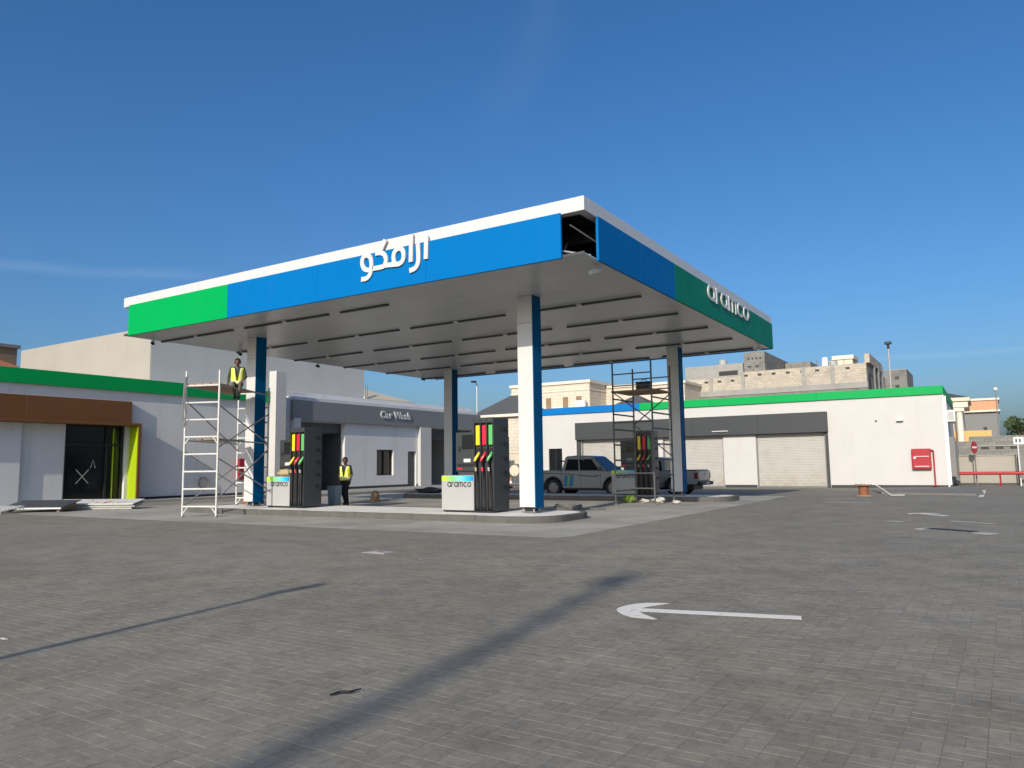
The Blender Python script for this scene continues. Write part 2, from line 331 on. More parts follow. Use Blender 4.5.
# ------------------------------------------------------------------ mesh helpers
class MB:
    def __init__(s): s.v = []; s.f = []
    def add(s, vs, fs):
        o = len(s.v); s.v += [tuple(q) for q in vs]; s.f += [tuple(i+o for i in f) for f in fs]; return s
    def box(s, x0, x1, y0, y1, z0, z1, b=0):
        if b <= 0:
            vs = [(x, y, z) for z in (z0, z1) for y in (y0, y1) for x in (x0, x1)]
            return s.add(vs, [(0, 2, 3, 1), (4, 5, 7, 6), (0, 1, 5, 4), (2, 6, 7, 3), (0, 4, 6, 2), (1, 3, 7, 5)])
        lo, hi = (x0, y0, z0), (x1, y1, z1); idx = {}; vs = []
        b = min(b, .49*min(x1-x0, y1-y0, z1-z0))
        for c in [(i, j, k) for i in (0, 1) for j in (0, 1) for k in (0, 1)]:
            for ax in range(3):
                p = []
                for a in range(3):
                    base = hi[a] if c[a] else lo[a]
                    if a != ax: base += -b if c[a] else b
                    p.append(base)
                idx[c, ax] = len(vs); vs.append(p)
        fs = []
        for ax in range(3):
            a1, a2 = (ax+1) % 3, (ax+2) % 3
            for sd_ in (0, 1):
                q = []
                for i, j in ((0, 0), (1, 0), (1, 1), (0, 1)):
                    c = [0, 0, 0]; c[ax] = sd_; c[a1] = i; c[a2] = j; q.append(idx[tuple(c), ax])
                fs.append(tuple(q if sd_ else q[::-1]))
        for ax in range(3):
            a1, a2 = (ax+1) % 3, (ax+2) % 3
            for i in (0, 1):
                for j in (0, 1):
                    c0 = [0, 0, 0]; c0[a1] = i; c0[a2] = j; c1 = list(c0); c1[ax] = 1
                    q = [idx[tuple(c0), a1], idx[tuple(c1), a1], idx[tuple(c1), a2], idx[tuple(c0), a2]]
                    fs.append(tuple(q if (i == j) else q[::-1]))
        for c in [(i, j, k) for i in (0, 1) for j in (0, 1) for k in (0, 1)]:
            q = [idx[c, 0], idx[c, 1], idx[c, 2]]
            fs.append(tuple(q if sum(c) % 2 else q[::-1]))
        return s.add(vs, fs)
    def cyl(s, p0, p1, r0, r1=None, n=10, cap=True):
        r1 = r0 if r1 is None else r1
        p0, p1 = Vector(p0), Vector(p1); d = (p1-p0).normalized()
        a = d.orthogonal().normalized(); b = d.cross(a)
        vs = []; 
        for p, r in ((p0, r0), (p1, r1)):
            vs += [p+(a*math.cos(2*math.pi*i/n)+b*math.sin(2*math.pi*i/n))*r for i in range(n)]
        fs = [(i, (i+1) % n, n+(i+1) % n, n+i) for i in range(n)]
        if cap: fs += [tuple(range(n))[::-1], tuple(range(n, 2*n))]
        return s.add(vs, fs)
    def tube(s, pts, r, n=8):
        pts = [Vector(p) for p in pts]; rings = []; prev = None; vs = []
        for i, p in enumerate(pts):
            d = (pts[min(i+1, len(pts)-1)]-pts[max(i-1, 0)]).normalized()
            if prev is None: a = d.orthogonal().normalized()
            else: a = (prev-d*prev.dot(d)).normalized()
            prev = a; b = d.cross(a); rr = r[i] if isinstance(r, (list, tuple)) else r
            vs += [p+(a*math.cos(2*math.pi*k/n)+b*math.sin(2*math.pi*k/n))*rr for k in range(n)]
        fs = []
        for i in range(len(pts)-1):
            for k in range(n):
                fs.append((i*n+k, i*n+(k+1) % n, (i+1)*n+(k+1) % n, (i+1)*n+k))
        m = len(pts)-1
        fs += [tuple(range(n))[::-1], tuple(range(m*n, m*n+n))]
        return s.add(vs, fs)
    def prism(s, poly, axis, a, b):
        """polygon (u,v) swept along axis from a to b; axis 'z': (x,y), 'y': (x,z), 'x': (y,z)"""
        def P(u, v, w): return {'z': (u, v, w), 'y': (u, w, v), 'x': (w, u, v)}[axis]
        n = len(poly); vs = [P(u, v, a) for u, v in poly]+[P(u, v, b) for u, v in poly]
        fs = [(i, (i+1) % n, n+(i+1) % n, n+i) for i in range(n)]+[tuple(range(n))[::-1], tuple(range(n, 2*n))]
        return s.add(vs, fs)
    def sphere(s, c, r, n=10, m=7, sc=(1, 1, 1)):
        vs = [(c[0], c[1], c[2]-r*sc[2])]; fs = []
        for j in range(1, m):
            ph = math.pi*j/m
            for i in range(n):
                t_ = 2*math.pi*i/n
                vs.append((c[0]+r*sc[0]*math.sin(ph)*math.cos(t_), c[1]+r*sc[1]*math.sin(ph)*math.sin(t_), c[2]-r*sc[2]*math.cos(ph)))
        vs.append((c[0], c[1], c[2]+r*sc[2])); L = len(vs)-1
        for i in range(n):
            fs.append((0, 1+(i+1) % n, 1+i)); fs.append((L, L-n+i, L-n+(i+1) % n))
        for j in range(m-2):
            for i in range(n):
                a = 1+j*n; fs.append((a+i, a+(i+1) % n, a+n+(i+1) % n, a+n+i))
        return s.add(vs, fs)
    def xf(s, mtx):
        s.v = [tuple(mtx @ Vector(q)) for q in s.v]; return s
    def build(s, name, m, parent=None, smooth=False, fix=True):
        me = bpy.data.meshes.new(name); me.from_pydata(s.v, [], s.f)
        if fix:
            bm = bmesh.new(); bm.from_mesh(me); bmesh.ops.recalc_face_normals(bm, faces=bm.faces); bm.to_mesh(me); bm.free()
        if smooth:
            me.shade_smooth(); me.set_sharp_from_angle(angle=R(38))
        me.update()
        return link(name, me, m, parent)
def link(name, me, m=None, parent=None):
    o = bpy.data.objects.new(name, me); C.objects.link(o)
    if m is not None and not len(me.materials): me.materials.append(M[m] if isinstance(m, str) else m)
    if parent is not None: o.parent = parent
    return o
def tag(o, label, cat, group=None):
    o['label'] = label; o['category'] = cat
    if group: o['group'] = group
    return o
def struct(o, kind='structure'): o['kind'] = kind; return o
def thing(name, label, cat, loc=(0, 0, 0), rotz=0, group=None):
    o = bpy.data.objects.new(name, None); C.objects.link(o); o.location = loc; o.rotation_euler = (0, 0, rotz)
    o.empty_display_size = .3
    return tag(o, label, cat, group)
def bx(name, m, parent, *a, b=0): return MB().box(*a, b=b).build(name, m, parent)
def copy_tree(o, parent=None):
    c = o.copy(); C.objects.link(c); c.parent = parent
    for ch in o.children: copy_tree(ch, c)
    return c

# stroke lettering: centre lines thickened into solid letters
def smooth_path(pts, closed=False, k=6):
    P = [Vector((x, y, 0)) for x, y in pts]; n = len(P); out = []
    rng = range(n if closed else n-1)
    for i in rng:
        g = (lambda j: P[j % n]) if closed else (lambda j: P[max(0, min(n-1, j))])
        p0, p1, p2, p3 = g(i-1), g(i), g(i+1), g(i+2)
        for s_ in range(k):
            t_ = s_/k
            out.append(.5*((2*p1)+(p2-p0)*t_+(2*p0-5*p1+4*p2-p3)*t_*t_+(3*p1-p0-3*p2+p3)*t_**3))
    if not closed: out.append(P[-1])
    return [(q.x, q.y) for q in out]
def stroke(mb, pts, w, d0, d1, closed=False, mapf=None):
    """ribbon of width w along pts, solid between depths d0 and d1; mapf(u,v,d) -> xyz"""
    n = len(pts); L = []; Rr = []
    for i in range(n):
        a = pts[(i-1) % n if closed else max(i-1, 0)]; c = pts[(i+1) % n if closed else min(i+1, n-1)]
        dx, dy = c[0]-a[0], c[1]-a[1]; l = math.hypot(dx, dy) or 1
        nx, ny = -dy/l*w/2, dx/l*w/2
        L.append((pts[i][0]+nx, pts[i][1]+ny)); Rr.append((pts[i][0]-nx, pts[i][1]-ny))
    vs = []
    for i in range(n):
        vs += [mapf(*L[i], d0), mapf(*Rr[i], d0), mapf(*Rr[i], d1), mapf(*L[i], d1)]
    fs = []
    for i in range(n if closed else n-1):
        a, b = 4*i, 4*((i+1) % n)
        for k in range(4): fs.append((a+k, a+(k+1) % 4, b+(k+1) % 4, b+k))
    if not closed: fs += [(0, 1, 2, 3), (4*n-4, 4*n-1, 4*n-2, 4*n-3)]
    mb.add(vs, fs)
def arc(cx, cy, rx, ry, a0, a1, n=16):
    return [(cx+rx*math.cos(R(a0+(a1-a0)*i/n)), cy+ry*math.sin(R(a0+(a1-a0)*i/n))) for i in range(n+1)]
def latin_letters(word):
    """rounded lower case letters, x-height 1: list of (advance x, [(points, closed)])"""
    out = []; x = 0
    for ch in word:
        if ch == 'a': st = [(arc(.5, .5, .42, .42, 35, 325, 20), False), ([(.92, .98), (.92, .02)], False)]; w = 1.0
        if ch == 'r': st = [([(.08, .0), (.08, .98)], False), (arc(.46, .52, .38, .40, 180, 75, 10), False)]; w = .54
        if ch == 'm':
            st = [([(.08, 0), (.08, .98)], False), (arc(.36, .60, .28, .32, 180, 0, 10)+[(.64, .02)], False),
                  (arc(.92, .60, .28, .32, 180, 0, 10)+[(1.20, .02)], False)]; w = 1.28
        if ch == 'c': st = [(arc(.5, .5, .42, .42, 45, 315, 20), False)]; w = .86
        if ch == 'o': st = [(arc(.5, .5, .42, .42, 0, 342, 19), True)]; w = 1.0
        out.append((x, st)); x += w+.16
    return out, x-.16

# ------------------------------------------------------------------ ground and paving
struct(MB().add([(-900, -500, -.42), (700, -500, -.42), (700, 1600, -.42), (-900, 1600, -.42)], [(0, 1, 2, 3)]).build('ground', 'ground'))
def zg(y): return 0 if y < 26 else -.01125*(min(y, 54)-26)      # the forecourt falls gently away behind the canopy
paving = struct(MB().add([(-58, -45, 0), (30, -45, 0), (30, 26, 0), (-58, 26, 0), (30, 54, zg(54)), (-58, 54, zg(54)), (30, 70, zg(54)), (-58, 70, zg(54))],
                         [(0, 1, 2, 3), (3, 2, 4, 5), (5, 4, 6, 7)]).build('forecourt_paving', 'paving'))
paving.location.z = -.002; paving.rotation_euler.z = PAV_ROT

def build_pavers():
    s_ = PAV; g = .0013; cells = []
    ca, sa = math.cos(PAV_ROT), math.sin(PAV_ROT)
    for i in range(-80, 25):
        for j in range(5, 80):
            cx, cy = (i+.5)*s_, (j+.5)*s_
            wx, wy = cx*ca-cy*sa, cx*sa+cy*ca
            d = math.hypot(wx, wy); a = math.degrees(math.atan2(wx, wy))
            if 1.6 < d < 12.6 and -80 < a < 15 and not (wy > 12.62 and wx < -6.9): cells.append((d, a, i, j))
    items = []
    for d, a, i, j in cells:
        x0, y0 = i*s_, j*s_; h = s_/2
        # matches the sheet: even parity cells are split by a joint along y
        if (i+j) % 2 == 0: items += [(d, a, x0, y0, h, s_), (d, a, x0+h, y0, h, s_)]
        else: items += [(d, a, x0, y0, s_, h), (d, a, x0, y0+h, s_, h)]
    vis = sorted([k for k, it in enumerate(items) if -66 < it[1] < 2.2 and it[0] > 3.7], key=lambda k: items[k][0])[:300]
    single = set(vis)
    def geom(w, l):
        c = .0016; zt = 0; zl = -.0008; zb = -.0018
        q = []
        for z, e in ((zb, 0), (zl, 0), (zt, c)):
            q += [(g+e, g+e, z), (w-g-e, g+e, z), (w-g-e, l-g-e, z), (g+e, l-g-e, z)]
        f = [(8, 9, 10, 11)]
        for o in (0, 4):
            f += [(o+k, o+(k+1) % 4, o+4+(k+1) % 4, o+4+k) for k in range(4)]
        return np.array(q), f
    V = []; F = []; tone = []; n = 0
    rest = [it for k, it in enumerate(items) if k not in single]
    for d, a, x0, y0, w, l in rest:
        q, f = geom(w, l); q = q.copy()
        tz = random.uniform(-.0006, .0006); tx, ty = random.gauss(0, .003), random.gauss(0, .003)
        top = q[:, 2] > -.0015
        q[top, 2] += tz+(q[top, 0]-w/2)*tx+(q[top, 1]-l/2)*ty
        q[:, 0] += x0; q[:, 1] += y0; V.append(q)
        F += [tuple(i+n for i in ff) for ff in f]; tone += [random.uniform(-1, 1)]*12; n += 12
    me = bpy.data.meshes.new('paver_field'); me.from_pydata(np.concatenate(V).tolist(), [], F)
    at = me.attributes.new('tone', 'FLOAT', 'POINT'); at.data.foreach_set('value', tone)
    o = link('paver_field', me, 'paver_a', paving); o.location.z = .002; struct(o, 'stuff')
    ms = {}
    for k in vis:
        d, a, x0, y0, w, l = items[k]; key = (round(w, 3), round(l, 3))
        if key not in ms:
            q, f = geom(w, l); m_ = bpy.data.meshes.new('paver'); q = q-np.array([w/2, l/2, 0]); m_.from_pydata(q.tolist(), [], f)
            m_.materials.append(M['paver_o']); ms[key] = m_
        o = bpy.data.objects.new('paver', ms[key]); C.objects.link(o); o.parent = paving
        o.location = (x0+w/2, y0+l/2, .002+random.uniform(-.0006, .0006))
        o.rotation_euler = (random.gauss(0, .003), random.gauss(0, .003), 0)
build_pavers()

# concrete apron round the pump islands
def rounded_rect(x0, x1, y0, y1, r, n=6):
    pts = []
    for cx, cy, a in ((x1-r, y1-r, 0), (x0+r, y1-r, 90), (x0+r, y0+r, 180), (x1-r, y0+r, 270)):
        pts += [(cx+r*math.cos(R(a+90*i/n)), cy+r*math.sin(R(a+90*i/n))) for i in range(n+1)]
    return pts
apron = struct(MB().prism(rounded_rect(-27.5, -6.85, 12.6, 31.5, .5), 'z', -.10, -.0008).build('concrete_apron', 'apron'))
for k in range(1, 7):      # saw-cut joints of the apron
    x = -27.5+k*3.05; bx('joint', 'skirt', apron, x-.006, x+.006, 12.62, 15.1, -.004, -.0002)
# raised pavements along the buildings
pv = struct(MB().box(-31.95, -30.85, 2, 26.2, -.02, .10, .012).box(-31.95, -27.9, 26.2, 46.4, -.02, .12, .012).build('pavement', 'concrete'))
kpoly = [(-6.6, 49.9), (-5.3, 43.5), (-4.2, 37.5), (-.55, 36.2), (-.3, 37), (-.6, 53), (-2.09, 53), (-2.09, 49.9)]
M['kerbtop'] = mat('grey_kerb_paving', (.17, .162, .145), .9, .12, 2, .3, 50)
pv2 = struct(MB().add([(x, y, zg(y)-.1) for x, y in kpoly]+[(x, y, zg(y)+(.08 if i not in (0, 1) else .01)) for i, (x, y) in enumerate(kpoly)], [(i, (i+1) % 8, 8+(i+1) % 8, 8+i) for i in range(8)]+[tuple(range(8))[::-1], tuple(range(8, 16))]).build('pavement', 'kerbtop'))

def arrow_marking(name, loc, rot, L, hw, sw, parent=paving):
    mb = MB(); z = .0045
    # straight shaft and a swept, rounded head like the painted lane arrows
    mb.prism([(.10*L, -sw/2), (L, -sw/2*1.05), (L, sw/2*1.05), (.10*L, sw/2)], 'z', z, z+.0015)
    half = [(.0, .07), (.010, .24), (.036, .48), (.075, .72), (.125, .91), (.245, 1.0), (.268, .97), (.175, .50), (.128, .17)]
    head = [(a*L, b*hw) for a, b in half]+[(a*L, -b*hw) for a, b in half[::-1]]
    mb.prism(head, 'z', z+.0003, z+.0018)
    o = mb.build(name, 'paint', parent); c, s_ = math.cos(-PAV_ROT), math.sin(-PAV_ROT)
    o.location = (loc[0]*c-loc[1]*s_, loc[0]*s_+loc[1]*c, 0); o.rotation_euler.z = rot-PAV_ROT; return o
arrow_marking('arrow_marking', (-3.06, 6.68), math.atan2(.355, 1.57), 1.62, .40, .15)
arrow_marking('arrow_marking', (-1.66, 22.05), R(-50), 1.05, .42, .16)
M['oldpaint'] = mat('worn_road_paint', (.36, .35, .33), .85, .25, 4)
def line_marking(x0, y0, x1, y1, w, m='oldpaint'):
    d = Vector((x1-x0, y1-y0, 0)); n = Vector((-d.y, d.x, 0)).normalized()*w/2
    c, s_ = math.cos(-PAV_ROT), math.sin(-PAV_ROT); q = []
    for x, y in ((x0-n.x, y0-n.y), (x1-n.x, y1-n.y), (x1+n.x, y1+n.y), (x0+n.x, y0+n.y)): q.append((x*c-y*s_, x*s_+y*c, zg(y)+.005))
    return MB().add(q+[(x, y, z+.004) for x, y, z in q], [(0, 1, 2, 3), (7, 6, 5, 4)]+[(i, (i+1) % 4, 4+(i+1) % 4, 4+i) for i in range(4)]).build('line_marking', m, paving)
line_marking(-4.79, 27.5, -3.3, 27.2, .22); line_marking(-5.2, 29.9, -4.5, 31.6, .18); line_marking(-.38, 34.6, -.35, 45.5, .16, 'paint')
line_marking(-2.03, 19.03, -1.73, 18.83, .16); line_marking(-.8, 19.5, -.03, 18.9, .14)

# drain grate with a painted surround
dg = thing('drain_grate', 'dark slotted drain grate with white paint round it in the paving', 'drain grate', (-.70, 16.85, .001), R(-31))
bx('frame', 'dullsteel', dg, -.48, .48, -.16, .16, -.005, .012)
for k in range(12): bx('bar', 'black', dg, -.44+k*.075, -.40+k*.075, -.12, .12, .0125, .02)
bx('paint_patch', 'oldpaint', dg, -.66, -.485, -.17, .15, -.004, .007); bx('paint_patch', 'oldpaint', dg, .485, .80, -.15, .10, -.004, .006)
mh = thing('manhole_cover', 'small pale square manhole cover in the paving before the pumps', 'manhole cover', (-8.37, 9.28, .001), R(-2))
bx('frame', 'concrete', mh, -.24, .24, -.16, .16, -.01, .006); bx('lid', 'oldpaint', mh, -.19, .19, -.12, .12, .006, .010); bx('handle', 'redpipe', mh, -.06, .06, -.03, .03, .010, .013)

# ------------------------------------------------------------------ pump islands
def island(name, label, x0, x1, y0, y1, h):
    t = thing(name, label, 'pump island', ((x0+x1)/2, (y0+y1)/2, 0), group='pump islands')
    w, l = (x1-x0)/2, (y1-y0)/2; kw = .16; r = min(1.0, l*.8)
    outer = rounded_rect(-w, w, -l, l, r, 8); inner = rounded_rect(-w+kw, w-kw, -l+kw, l-kw, r-kw, 8)
    MB().prism(inner, 'z', -.02, h-.012).build('slab', 'slab', t)
    # individual kerb stones
    def stone(o, i):
        mb = MB(); n = len(o)
        poly = o+i[::-1]
        mb.prism(poly, 'z', -.02, h); return mb.build('kerb_stone', 'kerb', t)
    gap = .002; step = 1.0
    xs = -w+r
    for sgn in (-1, 1):
        n = max(1, round((2*w-2*r)/step)); st = (2*w-2*r)/n
        for k in range(n):
            a, b = xs+k*st+gap, xs+(k+1)*st-gap; y_ = sgn*l
            MB().box(a, b, min(y_, y_-sgn*kw), max(y_, y_-sgn*kw), -.02, h+random.uniform(-.004, .004), b=.008).build('kerb_stone', 'kerb', t)
    m = 9
    for q in range(4):
        o, i = outer[q*m:(q+1)*m], inner[q*m:(q+1)*m]
        stone(o[:5], i[:5]); stone(o[4:], i[4:])
    for sgn in (-1, 1):
        if 2*l-2*r > .05:
            MB().box(min(sgn*w, sgn*(w-kw)), max(sgn*w, sgn*(w-kw)), -l+r+gap, l-r-gap, -.02, h, b=.012).build('kerb_stone', 'kerb', t)
    return t
island('pump_island', 'long pale concrete kerbed island under the two nearer pumps', -22.6, -8.72, 15.25, 18.15, .155)
island('pump_island', 'shaded concrete kerbed island under the pump behind the dark scaffold', -22.6, -7.75, 25.98, 28.55, .17)

# ------------------------------------------------------------------ fuel canopy
XR, YF, XL, YB = -6.887, 13.934, -23.836, 30.177
ZS, ZCB, ZT = 5.775, 6.715, 7.03
cano = thing('fuel_canopy', 'large flat fuel station canopy with blue and green fascia on four columns', 'canopy', ((XL+XR)/2, (YF+YB)/2, 0))
OX, OY = cano.location.x, cano.location.y
def cb(name, m, x0, x1, y0, y1, z0, z1, b=0, parent=None):
    return bx(name, m, parent or cano, x0-OX, x1-OX, y0-OY, y1-OY, z0, z1, b=b)
# white cap: four edge trims
cb('cap_trim', 'whitemetal', XL, XR, YF, YF+.22, ZCB, ZT, .008); cb('cap_trim', 'whitemetal', XL, XR, YB-.22, YB, ZCB, ZT, .008)
cb('cap_trim', 'whitemetal', XR-.22, XR, YF+.222, YB-.222, ZCB, ZT-.002, .008); cb('cap_trim', 'whitemetal', XL, XL+.22, YF+.222, YB-.222, ZCB, ZT-.002, .008)
cb('roof_deck', 'darkgrey', XL+.2, XR-.2, YF+.2, YB-.2, 6.86, 6.92)
# fascia panels (one panel is missing at the near corner)
def fascia_front(m, x0, x1): cb('fascia_panel', m, x0+.0015, x1-.0015, YF-.035, YF+.03, ZS-.03, ZCB+.03, .006)
def fascia_right(m, y0, y1): cb('fascia_panel', m, XR-.03, XR+.035, y0+.0015, y1-.0015, ZS-.03, ZCB+.02, .006)
for a, b_ in ((-23.48, -20.98), (-20.98, -18.49)): fascia_front('green', a, b_)
for a, b_ in ((-18.49, -14.8), (-14.8, -11.12), (-11.12, -7.44)): fascia_front('blue', a, b_)
for a, b_ in ((14.53, 16.9), (16.9, 19.25)): fascia_right('blue', a, b_)
for a, b_ in ((19.25, 23.66), (23.66, 28.07), (28.07, 30.14)): fascia_right('green_shaded', a, b_)
for a, b_ in ((XL+.3, -18.2), (-18.2, -12.5), (-12.5, XR-.03)): cb('fascia_panel', 'blue', a+.004, b_-.004, YB-.03, YB+.03, ZS-.03, ZCB+.02)
# soffit boards
ns = 28; st = (YB-YF-.09)/ns
for k in range(ns):
    y = YF+.057+k*st
    cb('soffit_board', 'soffit', XL+.02, XR-.035, y+.003, y+st-.003, ZS, ZS+.03+random.uniform(0, .002))
cb('shade_sheet', 'black', XL+.1, XR-.10, YF+.10, YB-.1, ZS+.034, ZS+.040)  # black sheet added so the hollow behind the open corner looks shaded
cb('edge_shade_strip', 'darkgrey', XL+.02, XR-.036, YF+.031, YF+.055, ZS-.004, ZS+.06)  # dark strip added over the sunlit soffit edge, stands in for shade
# frame inside, seen through the missing panel
for y in (YF+1.6, YF+4.2, YF+8.1, YF+12.1, YB-.35): cb('beam', 'darkgrey', XL+.4, XR-.35, y-.07, y+.07, 6.5, 6.8)
for x in (XR-1.9, -12.5, -18.5, XL+.6): cb('beam', 'darkgrey', x-.06, x+.06, YF+.4, YB-.4, 6.2, 6.48)
rods = MB().cyl((XR-.62-OX, YF+.15-OY, 5.95), (XR-.12-OX, YF+.5-OY, 5.86), .022).build('fixing_rod', 'steel', cano)
MB().cyl((XR-.62-OX, YF+.2-OY, 5.93), (XR-.9-OX, YF+.9-OY, 6.35), .02).build('fixing_rod', 'steel', cano)
MB().cyl((XR-.5-OX, YF+.3-OY, 6.55), (XR-.1-OX, YF+1.1-OY, 6.2), .018).build('fixing_rod', 'dullsteel', cano)
# light strips under the soffit
strip_me = None
xsx = (-23.78, -21.82, -19.45, -17.58, -15.32, -13.52, -11.18, -9.26)
for r_, y in enumerate((15.30, 18.38, 21.18, 23.98, 26.75, 29.55)):
    for k, x in enumerate(xsx):
        if r_ == 0 and k > 4: continue
        if strip_me is None:
            mb = MB().box(-.89, .89, -.045, .045, -.055, -.006, .006)
            o = mb.build('light_strip', 'darkgrey', cano); strip_me = o.data
        else: o = link('light_strip', strip_me, None, cano)
        o.location = (x+.89-OX, y-OY, ZS)
for r_, y in enumerate((15.30, 18.38, 21.18, 23.98, 26.75, 29.55)):       # small brackets where two strips meet
    for k, x in enumerate((-21.86, -17.62, -13.53, -9.32)):
        if r_ == 0 and k > 1: continue
        cb('bracket', 'whitemetal', x-.04, x+.10, y-.10, y+.10, ZS-.075, ZS-.002, .01)
# columns
CW, CD = .4707, .4022
for cx in (-9.7918, -20.5365):
    for cy in (16.6357, 27.5646):
        co = cb('column', 'whitemetal', cx-CW, cx-.012, cy, cy+CD, .30, 5.06, .006)
        cb('upper_cladding', 'whitemetal', cx-CW, cx-.012, cy, cy+CD, 5.066, ZS-.002, .006, parent=co)
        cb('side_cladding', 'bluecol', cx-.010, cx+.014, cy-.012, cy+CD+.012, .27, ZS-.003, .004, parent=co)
        cb('base_plate', 'dullsteel', cx-CW+.03, cx-.03, cy+.04, cy+CD-.04, .16, .19, parent=co)
        cb('stub', 'black', cx-CW+.10, cx-.10, cy+.10, cy+CD-.10, .19, .31, parent=co)
        for dx in (.07, CW-.09):
            for dy in (.07, CD-.07):
                MB().cyl((cx-CW+dx-OX, cy+dy-OY, .19), (cx-CW+dx-OX, cy+dy-OY, .25), .02, n=6).build('bolt', 'steel', co)
# Arabic sign letters on the front fascia (u along x, v up)
SU, SV, SY = -12.15, 6.30, YF-.035
ar = [('letter', [([(1.08, .56), (1.065, 0.0)], 0)]),
      ('letter', [([(.82, .42), (.835, .2), (.835, .0), (.80, -.11), (.71, -.185), (.56, -.21)], 1)]),
      ('letter', [([(.615, .69), (.60, 0)], 0)]),
      ('letter', [([(-.14, .04), (.08, .02), (.23, .015), (.335, .065), (.375, .18), (.355, .31), (.265, .395), (.14, .385)], 1), ([(.17, .393), (.14, .385), (.065, .30), (.05, .17), (.085, .03)], 1)]),
      ('letter', [([(-.22, .70), (-.37, .45)], 0), ([(-.55, .40), (-.40, .395), (-.27, .34), (-.20, .22), (-.215, .10), (-.30, .025), (-.66, .025)], 1), ([(-.24, .05), (-.12, .035)], 0)]),
      ('letter', [([(-.64, .02), (-.78, .01), (-.91, .06), (-.985, .18), (-.985, .31), (-.92, .385), (-.82, .40), (-.72, .33)], 1), ([(-.78, .385), (-.72, .33), (-.685, .20), (-.69, -.02), (-.765, -.15), (-.88, -.2), (-1.02, -.195)], 1)])]
for nm, sts in ar:
    mb = MB()
    for k, (pts, curved) in enumerate(sts):
        stroke(mb, smooth_path(pts) if curved else pts, .120, .002*k, .045-.004*k, mapf=lambda u, v, d: (SU+u-OX, SY-.006-d-OY, SV+v))
    mb.build(nm, 'whitemetal', cano)
# Latin sign letters on the right fascia (reads towards +y)
ls, tw = latin_letters('aramco'); hx = .50; sc_y = (26.62-22.02)/tw
for x, sts in ls:
    mb = MB()
    for k, (pts, cl) in enumerate(sts):
        stroke(mb, [(p[0]+x, p[1]) for p in pts], .165, .002*k, .035-.003*k, closed=cl,
               mapf=lambda u, v, d: (XR+.045+d-OX, 22.02+u*sc_y-OY, 6.255+v*hx))
    mb.build('letter', 'whitemetal', cano)
for y in (14.91, 29.0):
    fl = thing('floodlight', 'small white floodlight under the canopy near the open corner' if y < 20 else 'small floodlight under the far right end of the canopy', 'floodlight', (-7.14, y, ZS-.002))
    MB().cyl((0, 0, 0), (0, 0, -.10), .02, n=8).build('stem', 'whitemetal', fl)
    b_ = MB().box(-.05, .05, -.16, .16, -.05, .05, .012).build('lamp_head', 'whitemetal', fl); b_.location = (0, 0, -.14); b_.rotation_euler = (.35, 0, -.5)
cams = [((-23.40, 14.75), 'security camera under the green left end of the canopy'),
        ((-23.15, 18.05), 'security camera on the canopy beside the seated worker'),
        ((-23.40, 22.1), 'security camera hanging from the left canopy edge over the first pump'),
        ((-23.0, 28.55), 'security camera on the far left canopy edge near the rear column')]
for (x, y), lab in cams:
    t = thing('security_camera', lab, 'security camera', (x, y, ZS), group='security cameras under the canopy')
    MB().cyl((0, 0, -.002), (0, 0, -.12), .035, n=10).build('mount', 'whitemetal', t)
    MB().cyl((-.10, .02, -.16), (.14, -.10, -.22), .055, n=12).build('housing', 'black', t, smooth=True)
    MB().cyl((.141, -.1005, -.2203), (.155, -.107, -.2235), .042, n=12).build('lens', 'glass', t)

